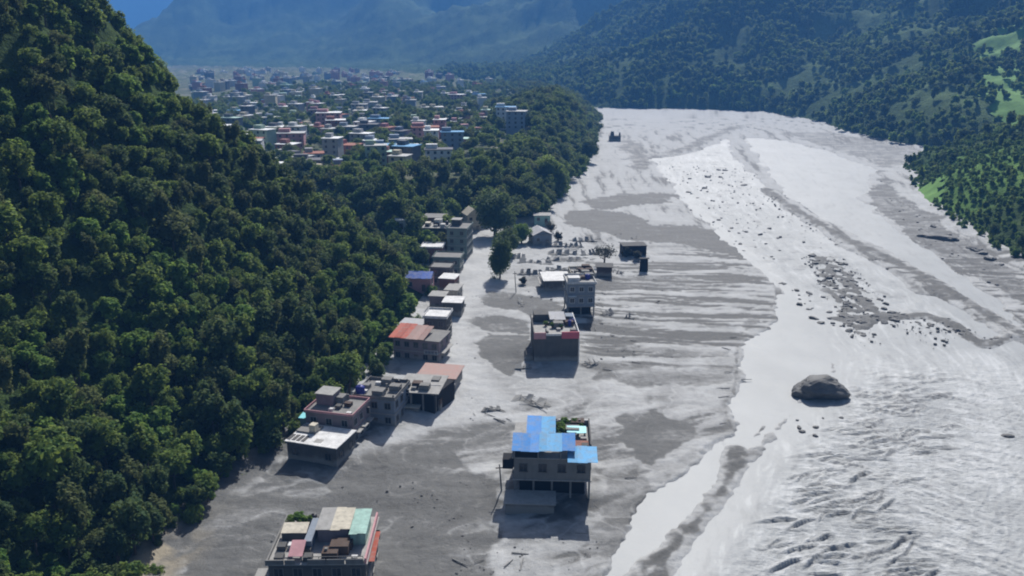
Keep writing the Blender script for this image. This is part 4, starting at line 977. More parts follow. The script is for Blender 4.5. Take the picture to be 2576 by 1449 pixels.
# ------------------------------------------------------------------ the town on the terrace
_tc = {}
WCOL = {'pale grey': (0.36, 0.36, 0.36), 'white': (0.68, 0.68, 0.67), 'pink': (0.46, 0.25, 0.26), 'brick red': (0.30, 0.13, 0.11), 'cream': (0.52, 0.46, 0.34), 'blue grey': (0.25, 0.30, 0.38), 'dark grey': (0.14, 0.14, 0.15), 'light green': (0.36, 0.46, 0.36)}
RCOL = {'grey': (0.46, 0.46, 0.45), 'white': (0.78, 0.78, 0.77), 'blue': (0.16, 0.36, 0.58), 'rust red': (0.30, 0.12, 0.08), 'dark': (0.13, 0.13, 0.14), 'mint': (0.45, 0.62, 0.55)}
NUM = {1: 'one storey', 2: 'two storey', 3: 'three storey', 4: 'four storey'}
def town_house(x, y, z, rz, w, d, fl, wc, rc, label=None, group=None, stair=True, win=True, name='town_house'):
    o = empty(name, (x, y, z), rz, label or '%s %s house with %s roof in the terrace town' % (NUM[fl], wc, rc), 'house', group or 'town houses: %s %s, %s roof' % (NUM[fl], wc, rc))
    H = fl * 3.0
    def part(nm, mb, c):
        key = (nm, tuple(mb.v[0]), tuple(mb.v[6]))
        if key not in _tc: _tc[key] = mb.mesh(nm, M['obj'])
        p = link(bpy.data.objects.new(nm, _tc[key]), o); p.color = (*c, 1); return p
    part('wall', MB().box(-w / 2, w / 2, 0, d, -4, H), WCOL[wc])
    part('roof', MB().box(-w / 2 - .5, w / 2 + .5, -.5, d + .5, H + .001, H + .3), RCOL[rc])
    if stair: part('stair_room', MB().box(-w / 2 + .4, -w / 2 + w * .45, d * .45, d * .9, H + .295, H + 2.5), WCOL[wc])
    if win:
        for i in range(fl):
            for k in range(max(2, int(w / 3.4))):
                window(o, -w / 2 + w * (k + .5) / max(2, int(w / 3.4)), 0, i * 3 + 1.6, 1.3, 1.4, parts=False).data = WFAR
    SITES.append((x, y + d / 2, max(w, d) * 0.55 + 1.5))
    return o
_w = MB().box(-.65, .65, -.08, .05, -.7, .7); WFAR = _w.mesh('far_window', M['glass'])
def lift(x, y): return float(land(np.array([x]), np.array([y]))[0][0])
def tz(xd, yd, Y):                                    # survey spot seen at distance Y: its X
    a, bq, cq = ray(xd, yd); return a * Y / bq
special = [  # x, y seen, distance, width, depth, floors, wall, roof, label
    (1297, 330, 560, 13, 12, 4, 'blue grey', 'grey', 'tall plain blue grey house on the bluff beside a blue roof'),
    (1272, 285, 590, 14, 10, 4, 'white', 'blue', 'white house with a bright blue roof behind the tall blue grey house'),
    (1070, 330, 540, 18, 12, 3, 'pink', 'rust red', 'broad pink house with rust red roof, largest pink one in the town'),
    (1105, 330, 560, 8, 10, 4, 'pink', 'white', 'narrow four storey pink tower house beside the broad pink one'),
    (1050, 310, 585, 9, 9, 3, 'white', 'grey', 'white house behind the broad pink house'),
    (730, 345, 500, 16, 12, 3, 'pink', 'grey', 'wide pink house with grey roof near the hillside forest'),
    (715, 375, 470, 11, 10, 2, 'brick red', 'white', 'brick red house with a white roof near the hillside forest'),
    (825, 300, 620, 18, 14, 4, 'pink', 'white', 'large pale roofed pink block in the middle of the town'),
    (800, 330, 580, 9, 9, 2, 'pink', 'rust red', 'small pink house in front of the large pink block'),
    (950, 300, 640, 17, 11, 2, 'blue grey', 'blue', 'long blue roofed house among dark garden trees'),
    (860, 395, 470, 17, 12, 2, 'brick red', 'rust red', 'broad rusty brick house at the front of the town'),
    (975, 410, 440, 15, 9, 2, 'brick red', 'mint', 'brick house with a pale roof at the scarp edge'),
    (775, 425, 405, 16, 9, 2, 'dark grey', 'dark', 'dark roofed house at the front edge of the terrace'),
    (805, 438, 393, 14, 6, 1, 'cream', 'white', 'long low shed with a bright white roof on the terrace edge'),
    (735, 438, 388, 9, 6, 1, 'cream', 'white', 'short low shed with a bright white roof near the terrace edge'),
    (693, 430, 392, 7, 7, 2, 'white', 'white', 'white cottage against the hillside forest'),
    (870, 350, 545, 12, 10, 3, 'blue grey', 'grey', 'blue grey house in the crowded town centre'),
    (925, 345, 560, 13, 10, 3, 'dark grey', 'dark', 'dark grey house in the crowded town centre'),
    (1145, 240, 900, 17, 13, 3, 'pink', 'white', 'pale pink house with white roof far back by the trees'),
    (620, 178, 1750, 40, 25, 3, 'white', 'white', 'long white building at the far end of the town'),
    (1225, 305, 640, 9, 9, 2, 'cream', 'mint', 'cream house with pale roof beside the bluff track'),
]
for xd, yd, Yd, w, dp, fl, wc, rc, lb in special:
    X0 = tz(xd, yd, Yd); town_house(X0, Yd, lift(X0, Yd) - (-3.5 if 'bluff' in lb or 'bright blue' in lb else 0.3), R(random.uniform(-14, 8)), w, dp, fl, wc, rc, lb, 'named houses of the terrace town')
for xd, yd, Yd, r in [(1297, 330, 545, 14), (1297, 330, 530, 12), (1297, 335, 515, 11), (1240, 350, 470, 10), (1250, 350, 490, 9), (1245, 365, 455, 9), (1272, 300, 575, 10)]:
    SITES.append((tz(xd, yd, Yd), Yd, r))
rnd = random.Random(5)
placed = [(tz(s[0], s[1], s[2]), s[2], max(s[3], s[4])) for s in special]
tries = 0; n_town = 0
while n_town < 262 and tries < 14000:
    tries += 1
    xd = rnd.uniform(480, 1250); Yd = 385 + (1850 - 385) * rnd.random() ** 1.7
    X0 = tz(xd, 250, Yd)
    lz, e1, e2, e3 = (float(q[0]) for q in land(np.array([X0]), np.array([Yd])))
    if e1 > -8 or e2 < 40 or e3 > 40: continue
    if rnd.random() > (1.0 if xd < 1000 else 0.45): continue
    if X0 > np.interp(Yd, [388, 525, 691, 943, 1250], [20, 47, 71, 99, 60]) - 62: continue
    w = rnd.uniform(8, 14); dp = rnd.uniform(8, 12)
    if any((X0 - a) ** 2 + (Yd - q) ** 2 < (0.56 * (max(w, dp) + r)) ** 2 for a, q, r in placed): continue
    placed.append((X0, Yd, max(w, dp))); n_town += 1
    wc = rnd.choices(list(WCOL), [7, 5, 3, 2, 3, 3, 2, 2])[0]; rc = rnd.choices(list(RCOL), [6, 8, 1.8, 2.0, 1.0, 1.5])[0]
    town_house(X0, Yd, lz - 0.3, R(rnd.choice([-22, -18, -10, 4, 12]) + rnd.uniform(-5, 5)), round(w), round(dp), rnd.choice([1, 2, 2, 3, 3, 4]) if Yd < 1100 else rnd.choice([2, 3, 4]), wc, rc, win=Yd < 760)
for xys, z in (([(2268, 478), (2285, 458), (2345, 460), (2348, 490), (2300, 500)], 5.0), ([(2440, 212), (2580, 208), (2600, 250), (2530, 248), (2470, 235)], 40.0)):
    q = np.array([gp(a_, b_, z) for a_, b_ in xys]); cq = q.mean(0)
    for v in np.vstack([q * 0.5 + cq * 0.5, [cq]]): SITES.append((v[0], v[1], 9 if z < 10 else 16))
# farms on the slopes across the river
for xd, yd, Yd, w, lb in [(2425, 88, 1150, 20, 'lone white farmhouse high on the slope across the river'), (2545, 82, 1130, 24, 'long white farmhouse on the slope by the terraced fields'),
                          (2500, 125, 1000, 12, 'small white farmhouse below the long one across the river'), (1190, 140, 2150, 26, 'white house on the far foothill behind the town'), (1150, 160, 1950, 22, 'grey white house on the far foothill above the tree belt')]:
    X0 = tz(xd, yd, Yd); town_house(X0, Yd, lift(X0, Yd) - 0.3, 0.2, w, 10, 2, 'white', 'white', lb, 'farmhouses on the slopes', stair=False, win=False, name='farmhouse')

# ------------------------------------------------------------------ forest
def free(X, Y):
    k = np.ones(X.shape, bool)
    for x, y, r in SITES: k &= (X - x) ** 2 + (Y - y) ** 2 > r * r
    return k
# steep hillside: the trees that show largest are things, the rest one wood
X, Y = jitter_grid(-330, -10, 60, 470, 3.5, 11)
Z, dl, dt, dr = land(X, Y)
k = (dl > -1.5) & free(X, Y); X, Y, Z = X[k], Y[k], Z[k]
k = seen(X, Y, Z, 60); X, Y, Z = X[k], Y[k], Z[k]
px, py_, f = project(X, Y, Z + 5)
inside = (px > 6) & (px < 1018) & (py_ > 4) & (py_ < 560)
size = np.clip(np.exp(RNG.normal(-0.30, 0.28, len(X))), 0.42, 1.3)
patch = fbm(X / 30 + 40, Y / 30, 3)
pick = np.where(patch > 0.16, RNG.choice([5, 7, 0, 4], len(X)), np.where(patch < -0.14, RNG.choice([2, 3, 8, 6], len(X)), RNG.integers(0, 10, len(X))))
low = land(X, Y)[1] < 7
pick = np.where(low & (Y > 180), RNG.choice([5, 7, 5, 0], len(X)), pick)
order = np.argsort(-(size / f) * inside)
near = order[:235]; rest = order[235:]
KIND_LABEL = {'leaf': 'mid green broadleaf tree in the dense forest on the steep hillside', 'leaf_dark': 'dark blue green tree in the dense forest on the steep hillside',
              'leaf_bright': 'bright yellow green young tree in the forest on the steep hillside'}
named = [(o['label'], o.location.x, o.location.y, o.name) for o in bpy.data.objects if o.parent is None and o.get('category') == 'house' and o.location.y < 340 and o.location.x < 0]
SHORT = {'low_house': 'the low white flat roof', 'terrace_roofed_house': 'the cluttered roof terrace', 'blue_tarp_house': 'the pink house under the blue roof', 'pale_hut': 'the small white hut'}
TONE = {'leaf': 'mid green', 'leaf_dark': 'dark blue green', 'leaf_bright': 'bright yellow green', 'leaf_olive': 'olive brown'}
for j in near:
    mt = SPEC[pick[j]][0]
    big = 'large ' if size[j] > 1.02 else ('small ' if size[j] < 0.66 else '')
    q = min(named, key=lambda n: (n[1] - X[j]) ** 2 + (n[2] - Y[j]) ** 2)
    if math.hypot(q[1] - X[j], q[2] - Y[j]) < 21:
        where = 'close beside ' + SHORT.get(q[3], 'the ' + q[3].replace('_', ' '))
    else:
        hh = 'low' if Z[j] < 14 else ('half way up' if Z[j] < 40 else 'high')
        where = hh + ' on the steep forested hillside'
    lb = '%s%s tree %s' % (big, TONE[mt], where)
    tree('hillside_tree', X[j], Y[j], Z[j] - 0.3, pick[j], size[j], RNG.uniform(0, 6.28), lb, 'hillside trees: ' + lb)
scatter('hillside_forest', np.stack([X[rest], Y[rest], Z[rest] - 0.3, RNG.uniform(0, 6.28, len(rest)), size[rest], pick[rest]], -1), CROWN, 'dense broadleaf forest covering the steep hillside')
# low bright shrubs along the foot of the slope and between the trees
X, Y = jitter_grid(-120, -14, 90, 360, 2.6, 12)
Z, dl, dt, dr = land(X, Y)
k = (np.maximum(dl, dt) > -0.4) & (np.maximum(dl, dt) < 26) & free(X, Y) & (RNG.uniform(0, 1, len(X)) < 0.8); X, Y, Z = X[k], Y[k], Z[k]
scatter('hillside_shrubs', np.stack([X, Y, Z - 0.9, RNG.uniform(0, 6.28, len(X)), RNG.uniform(0.28, 0.5, len(X)), RNG.choice([0, 4, 5, 7, 2], len(X))], -1), CROWN, 'leafy shrubs filling the foot of the hillside')
# terrace: tall trees on its scarp, garden trees in the town
X, Y = jitter_grid(-330, 130, 280, 1300, 6.2, 13)
Z, dl, dt, dr = land(X, Y)
scarp = sst(52, 30, dt); wood = np.maximum(scarp, np.exp(-((X - 48) / 52) ** 2 - ((Y - 700) / 190) ** 2))
edge = X > np.interp(Y, [388, 525, 691, 943], [20, 47, 71, 99]) - 75
wood = np.maximum(wood, 0.95 * edge * sst(480, 560, Y))
dens = np.clip(0.16 + 0.8 * sst(-0.02, 0.3, fbm(X / 55 + 1, Y / 80, 3)) + wood, 0, 1)
k = (dt > 1.0) & (dl < 2) & (dr < 4) & free(X, Y) & (RNG.uniform(0, 1, len(X)) < dens); X, Y, Z, wood = X[k], Y[k], Z[k], wood[k]
k = seen(X, Y, Z, 40, -3); X, Y, Z, wood = X[k], Y[k], Z[k], wood[k]
size = RNG.uniform(0.7, 1.2, len(X)) * (1 + 0.25 * wood)
pick = np.where(RNG.uniform(0, 1, len(X)) < 0.35 * wood, RNG.choice([2, 3], len(X)), RNG.choice([0, 1, 4, 6, 5, 7, 9], len(X)))
f = project(X, Y, Z)[2]
order = np.argsort(-size / f); near = order[:40]; rest = order[40:]
for j in near:
    tree('terrace_tree', X[j], Y[j], Z[j] - 0.4, pick[j], size[j], RNG.uniform(0, 6.28), '%s%s tree on the wooded scarp below the terrace town' % ('large ' if size[j] > 1.3 else '', TONE[SPEC[pick[j]][0]]), 'trees of the terrace scarp')
scatter('terrace_trees', np.stack([X[rest], Y[rest], Z[rest] - 0.4, RNG.uniform(0, 6.28, len(rest)), size[rest], pick[rest]], -1), CROWN, 'trees and gardens spread over the town terrace')
# far bank: near promontory with leafy trees, then the wooded slopes
X, Y = jitter_grid(-150, 1250, 150, 2050, 8.2, 14)
Z, dl, dt, dr = land(X, Y)
pn = fbm(X / 70, Y / 70, 3)
k = (dr > 1.5) & ~((Y < 480) & (X < 275) & (Y > 330) & (RNG.uniform(0, 1, len(X)) < 0.9)) & ((X > 150) | (Y > 1060)) & (RNG.uniform(0, 1, len(X)) < np.clip(0.68 + 2.4 * pn, 0.04, 1)) & free(X, Y); X, Y, Z = X[k], Y[k], Z[k]
k = seen(X, Y, Z, 40, -4); X, Y, Z = X[k], Y[k], Z[k]
f = project(X, Y, Z)[2]
size = RNG.uniform(0.75, 1.4, len(X)) * (1 + 0.0002 * f)
pick = np.where(fbm(X / 120 + 7, Y / 120, 3) > 0.12, RNG.choice([0, 4, 5, 5], len(X)), RNG.choice([2, 3, 6, 1], len(X)))
shoulder = (Y < 560) & (X < 300)
size = np.where(shoulder, size * RNG.uniform(0.35, 0.8, len(X)), size); pick = np.where(shoulder, RNG.choice([5, 7, 0, 4, 3], len(X)), pick)
nearm = f < 620
order = np.argsort(-size / f + 10 * (~nearm)); nr_ = order[:25]
for j in nr_:
    tree('bank_tree', X[j], Y[j], Z[j] - 0.4, pick[j], size[j], RNG.uniform(0, 6.28), '%s%s tree on the far river bank below the hills' % ('large ' if size[j] > 1.2 else '', TONE[SPEC[pick[j]][0]]), 'trees of the far river bank')
rest = np.setdiff1d(np.arange(len(X)), nr_)
scatter('far_bank_forest', np.stack([X[rest], Y[rest], Z[rest] - 0.4, RNG.uniform(0, 6.28, len(rest)), size[rest], pick[rest]], -1), FAR, 'woods and scrub on the slopes across the river')
# scrub on the near promontory of the far bank
X, Y = jitter_grid(170, 330, 230, 560, 3.6, 15)
Z, dl, dt, dr = land(X, Y)
k = (dr > 0.5) & (dr < 60) & free(X, Y) & (RNG.uniform(0, 1, len(X)) < 0.85); X, Y, Z = X[k], Y[k], Z[k]
scatter('bank_scrub', np.stack([X, Y, Z - 0.6, RNG.uniform(0, 6.28, len(X)), RNG.uniform(0.25, 0.6, len(X)), RNG.choice([0, 5, 7, 7, 5], len(X))], -1), FAR, 'low bright scrub on the far river bank')
# ------------------------------------------------------------------ single trees in the mud and by the lane
def big_crown(seed, rx, h0, h1, mat):
    if mat == 'leaf_dusty': return crown_mesh('crown', seed, rx, h0, h1, M[mat], 30, 34, 0.26, 1.0)
    return crown_mesh('crown', seed, rx, h0, h1, M[mat], 130, 90, 0.11 + 0.045 * rx, 1.0)
def lone(name, xd, yd, rx, h0, h1, mat, label, seed, z=0.0, r0=0.35):
    x, y = gp(xd, yd, z)
    o = empty(name, (x, y, z - 0.3), random.uniform(0, 6), label, 'tree')
    link(bpy.data.objects.new('crown', big_crown(seed, rx, h0, h1, mat)), o); link(bpy.data.objects.new('trunk', trunk_mesh('trunk', seed, rx, h0, h1, r0)), o)
    return o
lone('spreading_tree', 1246, 592, 9.5, 3.0, 20.0, 'leaf_dark', 'huge dark spreading tree at the head of the mud lane', 501, r0=0.8)
lone('lane_tree', 1330, 545, 5.0, 2.5, 13.0, 'leaf', 'tall green tree between the bluff and the pale green house', 502)
lone('lane_tree', 1400, 500, 6.0, 3, 16, 'leaf_dark', 'dark tree at the foot of the bluff where the shore bends', 503)
lone('bright_tree', 1312, 612, 4.0, 1.2, 9.0, 'leaf_bright', 'bright yellow green tree next to the grey gabled house', 504)
lone('lane_tree', 1275, 640, 5.6, 1.0, 10.5, 'leaf_dark', 'bushy dark green tree beside the bright tree on the lane', 505)
lone('column_tree', 1258, 700, 4.2, 0.4, 15.5, 'leaf_dark', 'tall narrow dark tree standing in the mud beside the lane', 506)
lone('muddy_tree', 1520, 668, 4.6, 2.6, 8.6, 'leaf_dusty', 'rounded mud coated tree behind the small brown hut', 507)
lone('muddy_tree', 1575, 650, 2.2, 0.8, 5.0, 'leaf_dusty', 'sparse mud coated bush between brown hut and black shed', 508, r0=0.15)
lone('muddy_tree', 1602, 655, 1.8, 0.6, 4.4, 'leaf_dusty', 'small mud coated bush below the black shed', 509, r0=0.15)
lone('muddy_bush', 1315, 715, 1.4, 0.3, 3.0, 'leaf_dusty', 'round dark bush in mud near the low white roofed house', 510, r0=0.1)
lone('muddy_bush', 1405, 606, 2.2, 0.3, 5.0, 'leaf_dusty', 'dark dead bush on the shore behind the debris', 511, r0=0.15)
lone('muddy_bush', 1385, 585, 2.6, 0.3, 6.0, 'leaf_dusty', 'tall dark dead bush on the shore by the grey gabled house', 512, r0=0.15)
lone('lane_tree', 1480, 405, 7.0, 2, 15, 'leaf_dark', 'dark broad tree on the lower bluff edge above the shore', 513, z=2)
lone('bluff_tree', 1380, 470, 9.0, 3, 17, 'leaf', 'very broad green tree on the bluff below the town', 514, z=6, r0=0.6)
lone('bluff_tree', 1210, 470, 7.5, 2.5, 16, 'leaf', 'full rounded green tree on the scarp above the cream gabled house', 516, z=8, r0=0.5)
lone('bluff_tree', 1290, 440, 7.0, 2.5, 15, 'leaf_dark', 'full rounded dark tree on the bluff below the tall blue grey house', 517, z=12, r0=0.5)
lone('bluff_tree', 1340, 410, 7.5, 2.5, 15, 'leaf', 'full rounded tree on the bluff between shore and town track', 518, z=14, r0=0.5)
lone('promontory_tree', 2385, 430, 6.0, 2, 15, 'leaf_dark', 'tall dark tree beside the bright green field on the far bank', 515, z=4)

# ------------------------------------------------------------------ boulders
def rock_mesh(seed, sub=3, flat=0.62, rough=0.28):
    bm = bmesh.new(); bmesh.ops.create_icosphere(bm, subdivisions=sub, radius=1.0)
    g = random.Random(seed); dirs = [Vector((g.gauss(0, 1), g.gauss(0, 1), g.gauss(0, 1))).normalized() for _ in range(11)]; cut = [g.uniform(0.62, 0.95) for _ in dirs]
    from mathutils import noise as mn
    off = Vector((seed * 3.1, seed * 1.7, 0))
    for v in bm.verts:
        p = v.co.copy()
        for dn, ct in zip(dirs, cut):
            e = p.dot(dn)
            if e > ct: p -= dn * (e - ct) * 0.85
        p *= 1 + rough * mn.fractal(p * 1.6 + off, 0.9, 2.0, 4)
        v.co = (p.x, p.y, p.z * flat)
    me = bpy.data.meshes.new('boulder'); bm.to_mesh(me); bm.free(); me.materials.append(M['rock'])
    return me
ROCK = [rock_mesh(i + 1, 2) for i in range(6)]
x, y = gp(2070, 1000)
o = link(bpy.data.objects.new('giant_boulder', rock_mesh(21, 4, 0.75, 0.16))); o.location = (x, y + 2.6, 0.9); o.scale = (6.5, 4.6, 4.4); o.rotation_euler = (0, 0.05, R(-12))
tag(o, 'giant rounded grey boulder in the shallows, by far the largest stone', 'boulder')
def rocks(n, region, smin, smax, label, group, seed, sink=0.3, flat=1.0):
    g = random.Random(seed); Pz = poly(region); lo, hi = Pz.min(0), Pz.max(0); k = 0
    while k < n:
        x, y = g.uniform(lo[0], hi[0]), g.uniform(lo[1], hi[1])
        if sdist(Pz, np.array([x]), np.array([y]))[0] < 0: continue
        s = smin + (smax - smin) * g.random() ** 2.2
        o = link(bpy.data.objects.new('boulder', g.choice(ROCK))); o.location = (x, y, -0.35 + s * 0.12 * flat)
        o.scale = (s * g.uniform(.8, 1.5), s * g.uniform(.7, 1.1), s * g.uniform(.6, .9) * flat); o.rotation_euler = (g.uniform(-.2, .2), g.uniform(-.2, .2), g.uniform(0, 6.28))
        q = (s - smin) / (smax - smin); tag(o, ('large ' if q > 0.5 else 'small ' if q < 0.08 else '') + label, 'boulder', group); k += 1
rocks(120, [(2020, 640), (2110, 645), (2180, 700), (2260, 790), (2250, 830), (2150, 850), (2090, 800), (2060, 720)], 0.35, 1.6, 'dark boulder in the crowded boulder bar of the river', 'boulders of the river bar', 31)
rocks(34, [(2250, 790), (2390, 795), (2480, 850), (2560, 830), (2480, 885), (2380, 830), (2260, 815)], 0.4, 1.3, 'dark boulder in the line of stones above the rapids', 'boulders above the rapids', 32)
rocks(26, [(1700, 420), (1880, 420), (1890, 500), (1720, 500)], 0.6, 1.9, 'dark rock in the upstream white water', 'rocks in the upstream white water', 33)
rocks(28, [(1780, 540), (1960, 560), (2000, 680), (1900, 660), (1800, 580)], 0.4, 1.3, 'dark rock in the bright middle channel', 'rocks in the middle channel', 34)
rocks(22, [(1950, 700), (2060, 740), (2110, 830), (2040, 800), (1980, 750)], 0.4, 1.2, 'dark rock along the edge of the calm channel', 'rocks along the calm channel', 35)
rocks(30, [(1500, 690), (1700, 690), (1650, 830), (1500, 860)], 0.3, 1.0, 'dark clod of mud on the striped flats', 'clods on the striped flats', 36)
rocks(26, [(1290, 1380), (1540, 1400), (1500, 1449), (1200, 1449)], 0.25, 0.8, 'dark stone in the silt below the blue-roofed house', 'stones below the blue-roofed house', 37)
rocks(20, [(1080, 980), (1300, 990), (1290, 1050), (1090, 1050)], 0.2, 0.7, 'lump of rubble on the mud lane by the house row', 'rubble on the mud lane', 38)
rocks(18, [(2330, 560), (2460, 620), (2570, 700), (2500, 660), (2380, 590)], 0.8, 2.4, 'dark rock along the far river bank', 'rocks of the far bank', 39, flat=1.3)
rocks(9, [(2000, 1040), (2200, 1040), (2200, 1110), (2000, 1110)], 0.3, 1.0, 'dark stone breaking the water below the giant boulder', 'stones below the giant boulder', 40)
x, y = gp(2535, 1095); o = link(bpy.data.objects.new('boulder', ROCK[2])); o.location = (x, y, -0.3); o.scale = (1.5, 0.9, 0.8); tag(o, 'single dark stone alone in the smooth fast water', 'boulder')
x, y = gp(2360, 600); o = link(bpy.data.objects.new('bank_slab', rock_mesh(44, 3, 0.4, 0.3))); o.location = (x, y, 0.4); o.scale = (7, 2.8, 3.4); o.rotation_euler = (0, 0, R(-35)); tag(o, 'long dark slab of rock lying at the far bank', 'boulder')

# ------------------------------------------------------------------ wreckage in the mud
M['mud_heap'] = mat_plain('mud_heap', (0.22, 0.215, 0.20), 0.45, 0.95, 1.2, 0.5)
def wreck(name, xd, yd, w, d, h, rz, tilt, mat, label, pieces=3, cat='debris'):
    """broken slabs and boards sunk in an uneven heap of mud"""
    x, y = gp(xd, yd); o = empty(name, (x, y, 0), R(rz), label, cat); g = random.Random(int(xd * 7 + yd))
    for i in range(max(2, int(w / 3.5))):
        n_ = max(2, int(w / 3.5)); me = g.choice(ROCK).copy(); me.materials.clear(); me.materials.append(M['mud_heap'])
        q = link(bpy.data.objects.new('mud_heap', me), o); q.location = (-w / 2 + w * (i + 0.5) / n_ + g.uniform(-.5, .5), g.uniform(-.3, .3) * d, -0.15)
        q.scale = (w / n_ * g.uniform(.55, .9), d * g.uniform(.35, .6), h * g.uniform(.35, .75)); q.rotation_euler = (0, 0, g.uniform(-.5, .5))
    for i in range(pieces):
        x0 = -w / 2 + w * i / pieces; z = g.uniform(-.25, .15) * h - 0.3; ww_ = w / pieces * g.uniform(.5, .95)
        p = [(0, -d / 2 * g.uniform(.4, .9), 0), (ww_, -d / 2 * g.uniform(.4, .9), g.uniform(-.3, .3)), (ww_ * g.uniform(.7, 1), d / 2 * g.uniform(.4, .9), h * g.uniform(.5, 1.1)), (g.uniform(0, .3), d / 2 * g.uniform(.4, .9), h * g.uniform(.5, 1.1))]
        s_ = MB().hexa(p + [(a, b_, c_ + 0.13) for a, b_, c_ in p]).build('slab_piece', M[mat], o); s_.location = (x0, g.uniform(-.4, .4), z + 0.25)
        s_.rotation_euler = (R(g.uniform(-tilt, tilt)), R(g.uniform(-tilt, tilt)), R(g.uniform(-25, 25)))
    for i in range(3):
        L = g.uniform(.12, .3) * w + 0.8; q = MB().box(-L, L, -.07, .07, -.06, .06).build('beam', M['brown'], o)
        q.location = (g.uniform(-.4, .4) * w, g.uniform(-.5, .5) * d, g.uniform(.1, .6) * h); q.rotation_euler = (g.uniform(-.2, .2), g.uniform(-.35, .35), g.uniform(-1.2, 1.2))
    return o
wreck('buried_roof', 1335, 1012, 8.5, 4.0, 1.2, -22, 6, 'concrete', 'half buried roof slab of a drowned house on the mud lane')
wreck('buried_roof', 1240, 1031, 4.6, 1.8, 0.7, -4, 6, 'concrete_dark', 'small half buried roof scrap next to the larger slab')
wreck('collapsed_wall', 1430, 640, 16, 3.0, 1.6, -6, 5, 'concrete_dark', 'long collapsed wall among the wreckage behind the unroofed shell', 5)
wreck('collapsed_wall', 1350, 662, 13, 2.6, 1.2, -10, 5, 'concrete', 'collapsed wall running from the narrow dark tree', 4)
wreck('collapsed_wall', 1470, 607, 10, 2.4, 1.8, -3, 8, 'concrete_dark', 'broken dark wall on the pale shore of the flats', 4)
wreck('collapsed_wall', 1420, 655, 14, 3.0, 1.2, 4, 6, 'brown', 'muddy timber wreckage beside the long collapsed wall', 5)
wreck('collapsed_wall', 1310, 762, 1.2, 7.0, 1.2, 8, 4, 'concrete', 'thin broken wall between two dark silt pools', 1)
wreck('collapsed_wall', 1530, 793, 3.6, 2.6, 1.8, 20, 14, 'brown', 'heap of dark timber beside the pale blue house', 3)
wreck('collapsed_wall', 1582, 800, 2.4, 1.8, 1.4, -10, 14, 'brown', 'small heap of dark timber next to the larger heap', 2)
wreck('collapsed_wall', 1488, 918, 3.2, 2.4, 1.4, 30, 14, 'brown', 'splintered timber against the red-edged house', 3)
wreck('collapsed_wall', 1315, 925, 4.0, 2.2, 1.2, 12, 12, 'concrete', 'broken slab at the corner of the red-edged house', 2)
wreck('fallen_sheet', 1160, 770, 4.5, 1.4, 0.8, -20, 10, 'concrete_dark', 'fallen dark slab beside the small grey house', 2)
wreck('fallen_sheet', 1150, 640, 4.0, 2.4, 1.4, -30, 14, 'grey_sheet', 'loose roof sheets beside the tall four storey house', 3)
for xd, yd, w_, d_, h_, mt_, lb in [(1390, 620, 9, 3.0, 2.2, 'brown', 'dark splintered house wreck nearest the grey gabled house'), (1445, 622, 8, 3.0, 2.0, 'concrete_dark', 'dark wreck heap between gabled house and muddy tree'), (1300, 650, 7, 3, 1.8, 'concrete_dark', 'dark wreck heap against the narrow dark tree'),
        (1340, 690, 9, 2.6, 1.6, 'brown', 'dark timber wreck uphill of the round bush'), (1500, 640, 6, 3, 2.2, 'brown', 'dark timber wreck leaning on the muddy tree'), (1400, 680, 8, 3, 1.6, 'concrete_dark', 'dark rubble heap behind the white slab roof'), (1550, 690, 5, 2.4, 1.5, 'brown', 'dark timber wreck beside the small brown hut'),
        (1110, 1000, 5, 2.6, 1.6, 'brick', 'heap of reddish rubble beside the open concrete frame'), (1135, 960, 4, 2.4, 1.5, 'brick', 'heap of reddish rubble in front of the pink roofed store'), (1120, 850, 4, 2.2, 1.3, 'concrete_dark', 'dark rubble heap in front of the red roofed row house')]:
    wreck('wreck_heap', xd, yd, w_, d_, h_, random.uniform(-15, 10), 16, mt_, lb, 4)
for i, (xd, yd, hh, lb) in enumerate([(1298, 735, 7.0, 'leaning dark pole in the mud beside the round bush'), (1437, 770, 6.5, 'grey pole beside the pale blue house'), (1262, 1240, 6.0, 'thin pole beside the wall of the blue-roofed house')]):
    x, y = gp(xd, yd); p = empty('utility_pole', (x, y, 0), 0, lb, 'pole'); p.rotation_euler = (0.05 * i, -0.06, 0)
    MB().tube([(0, 0, -1), (0, 0, hh)], [0.16, 0.1], 8).build('shaft', M['concrete_dark'], p); MB().box(-0.7, 0.7, -0.06, 0.06, hh - 0.8, hh - 0.65).build('crossarm', M['brown'], p)

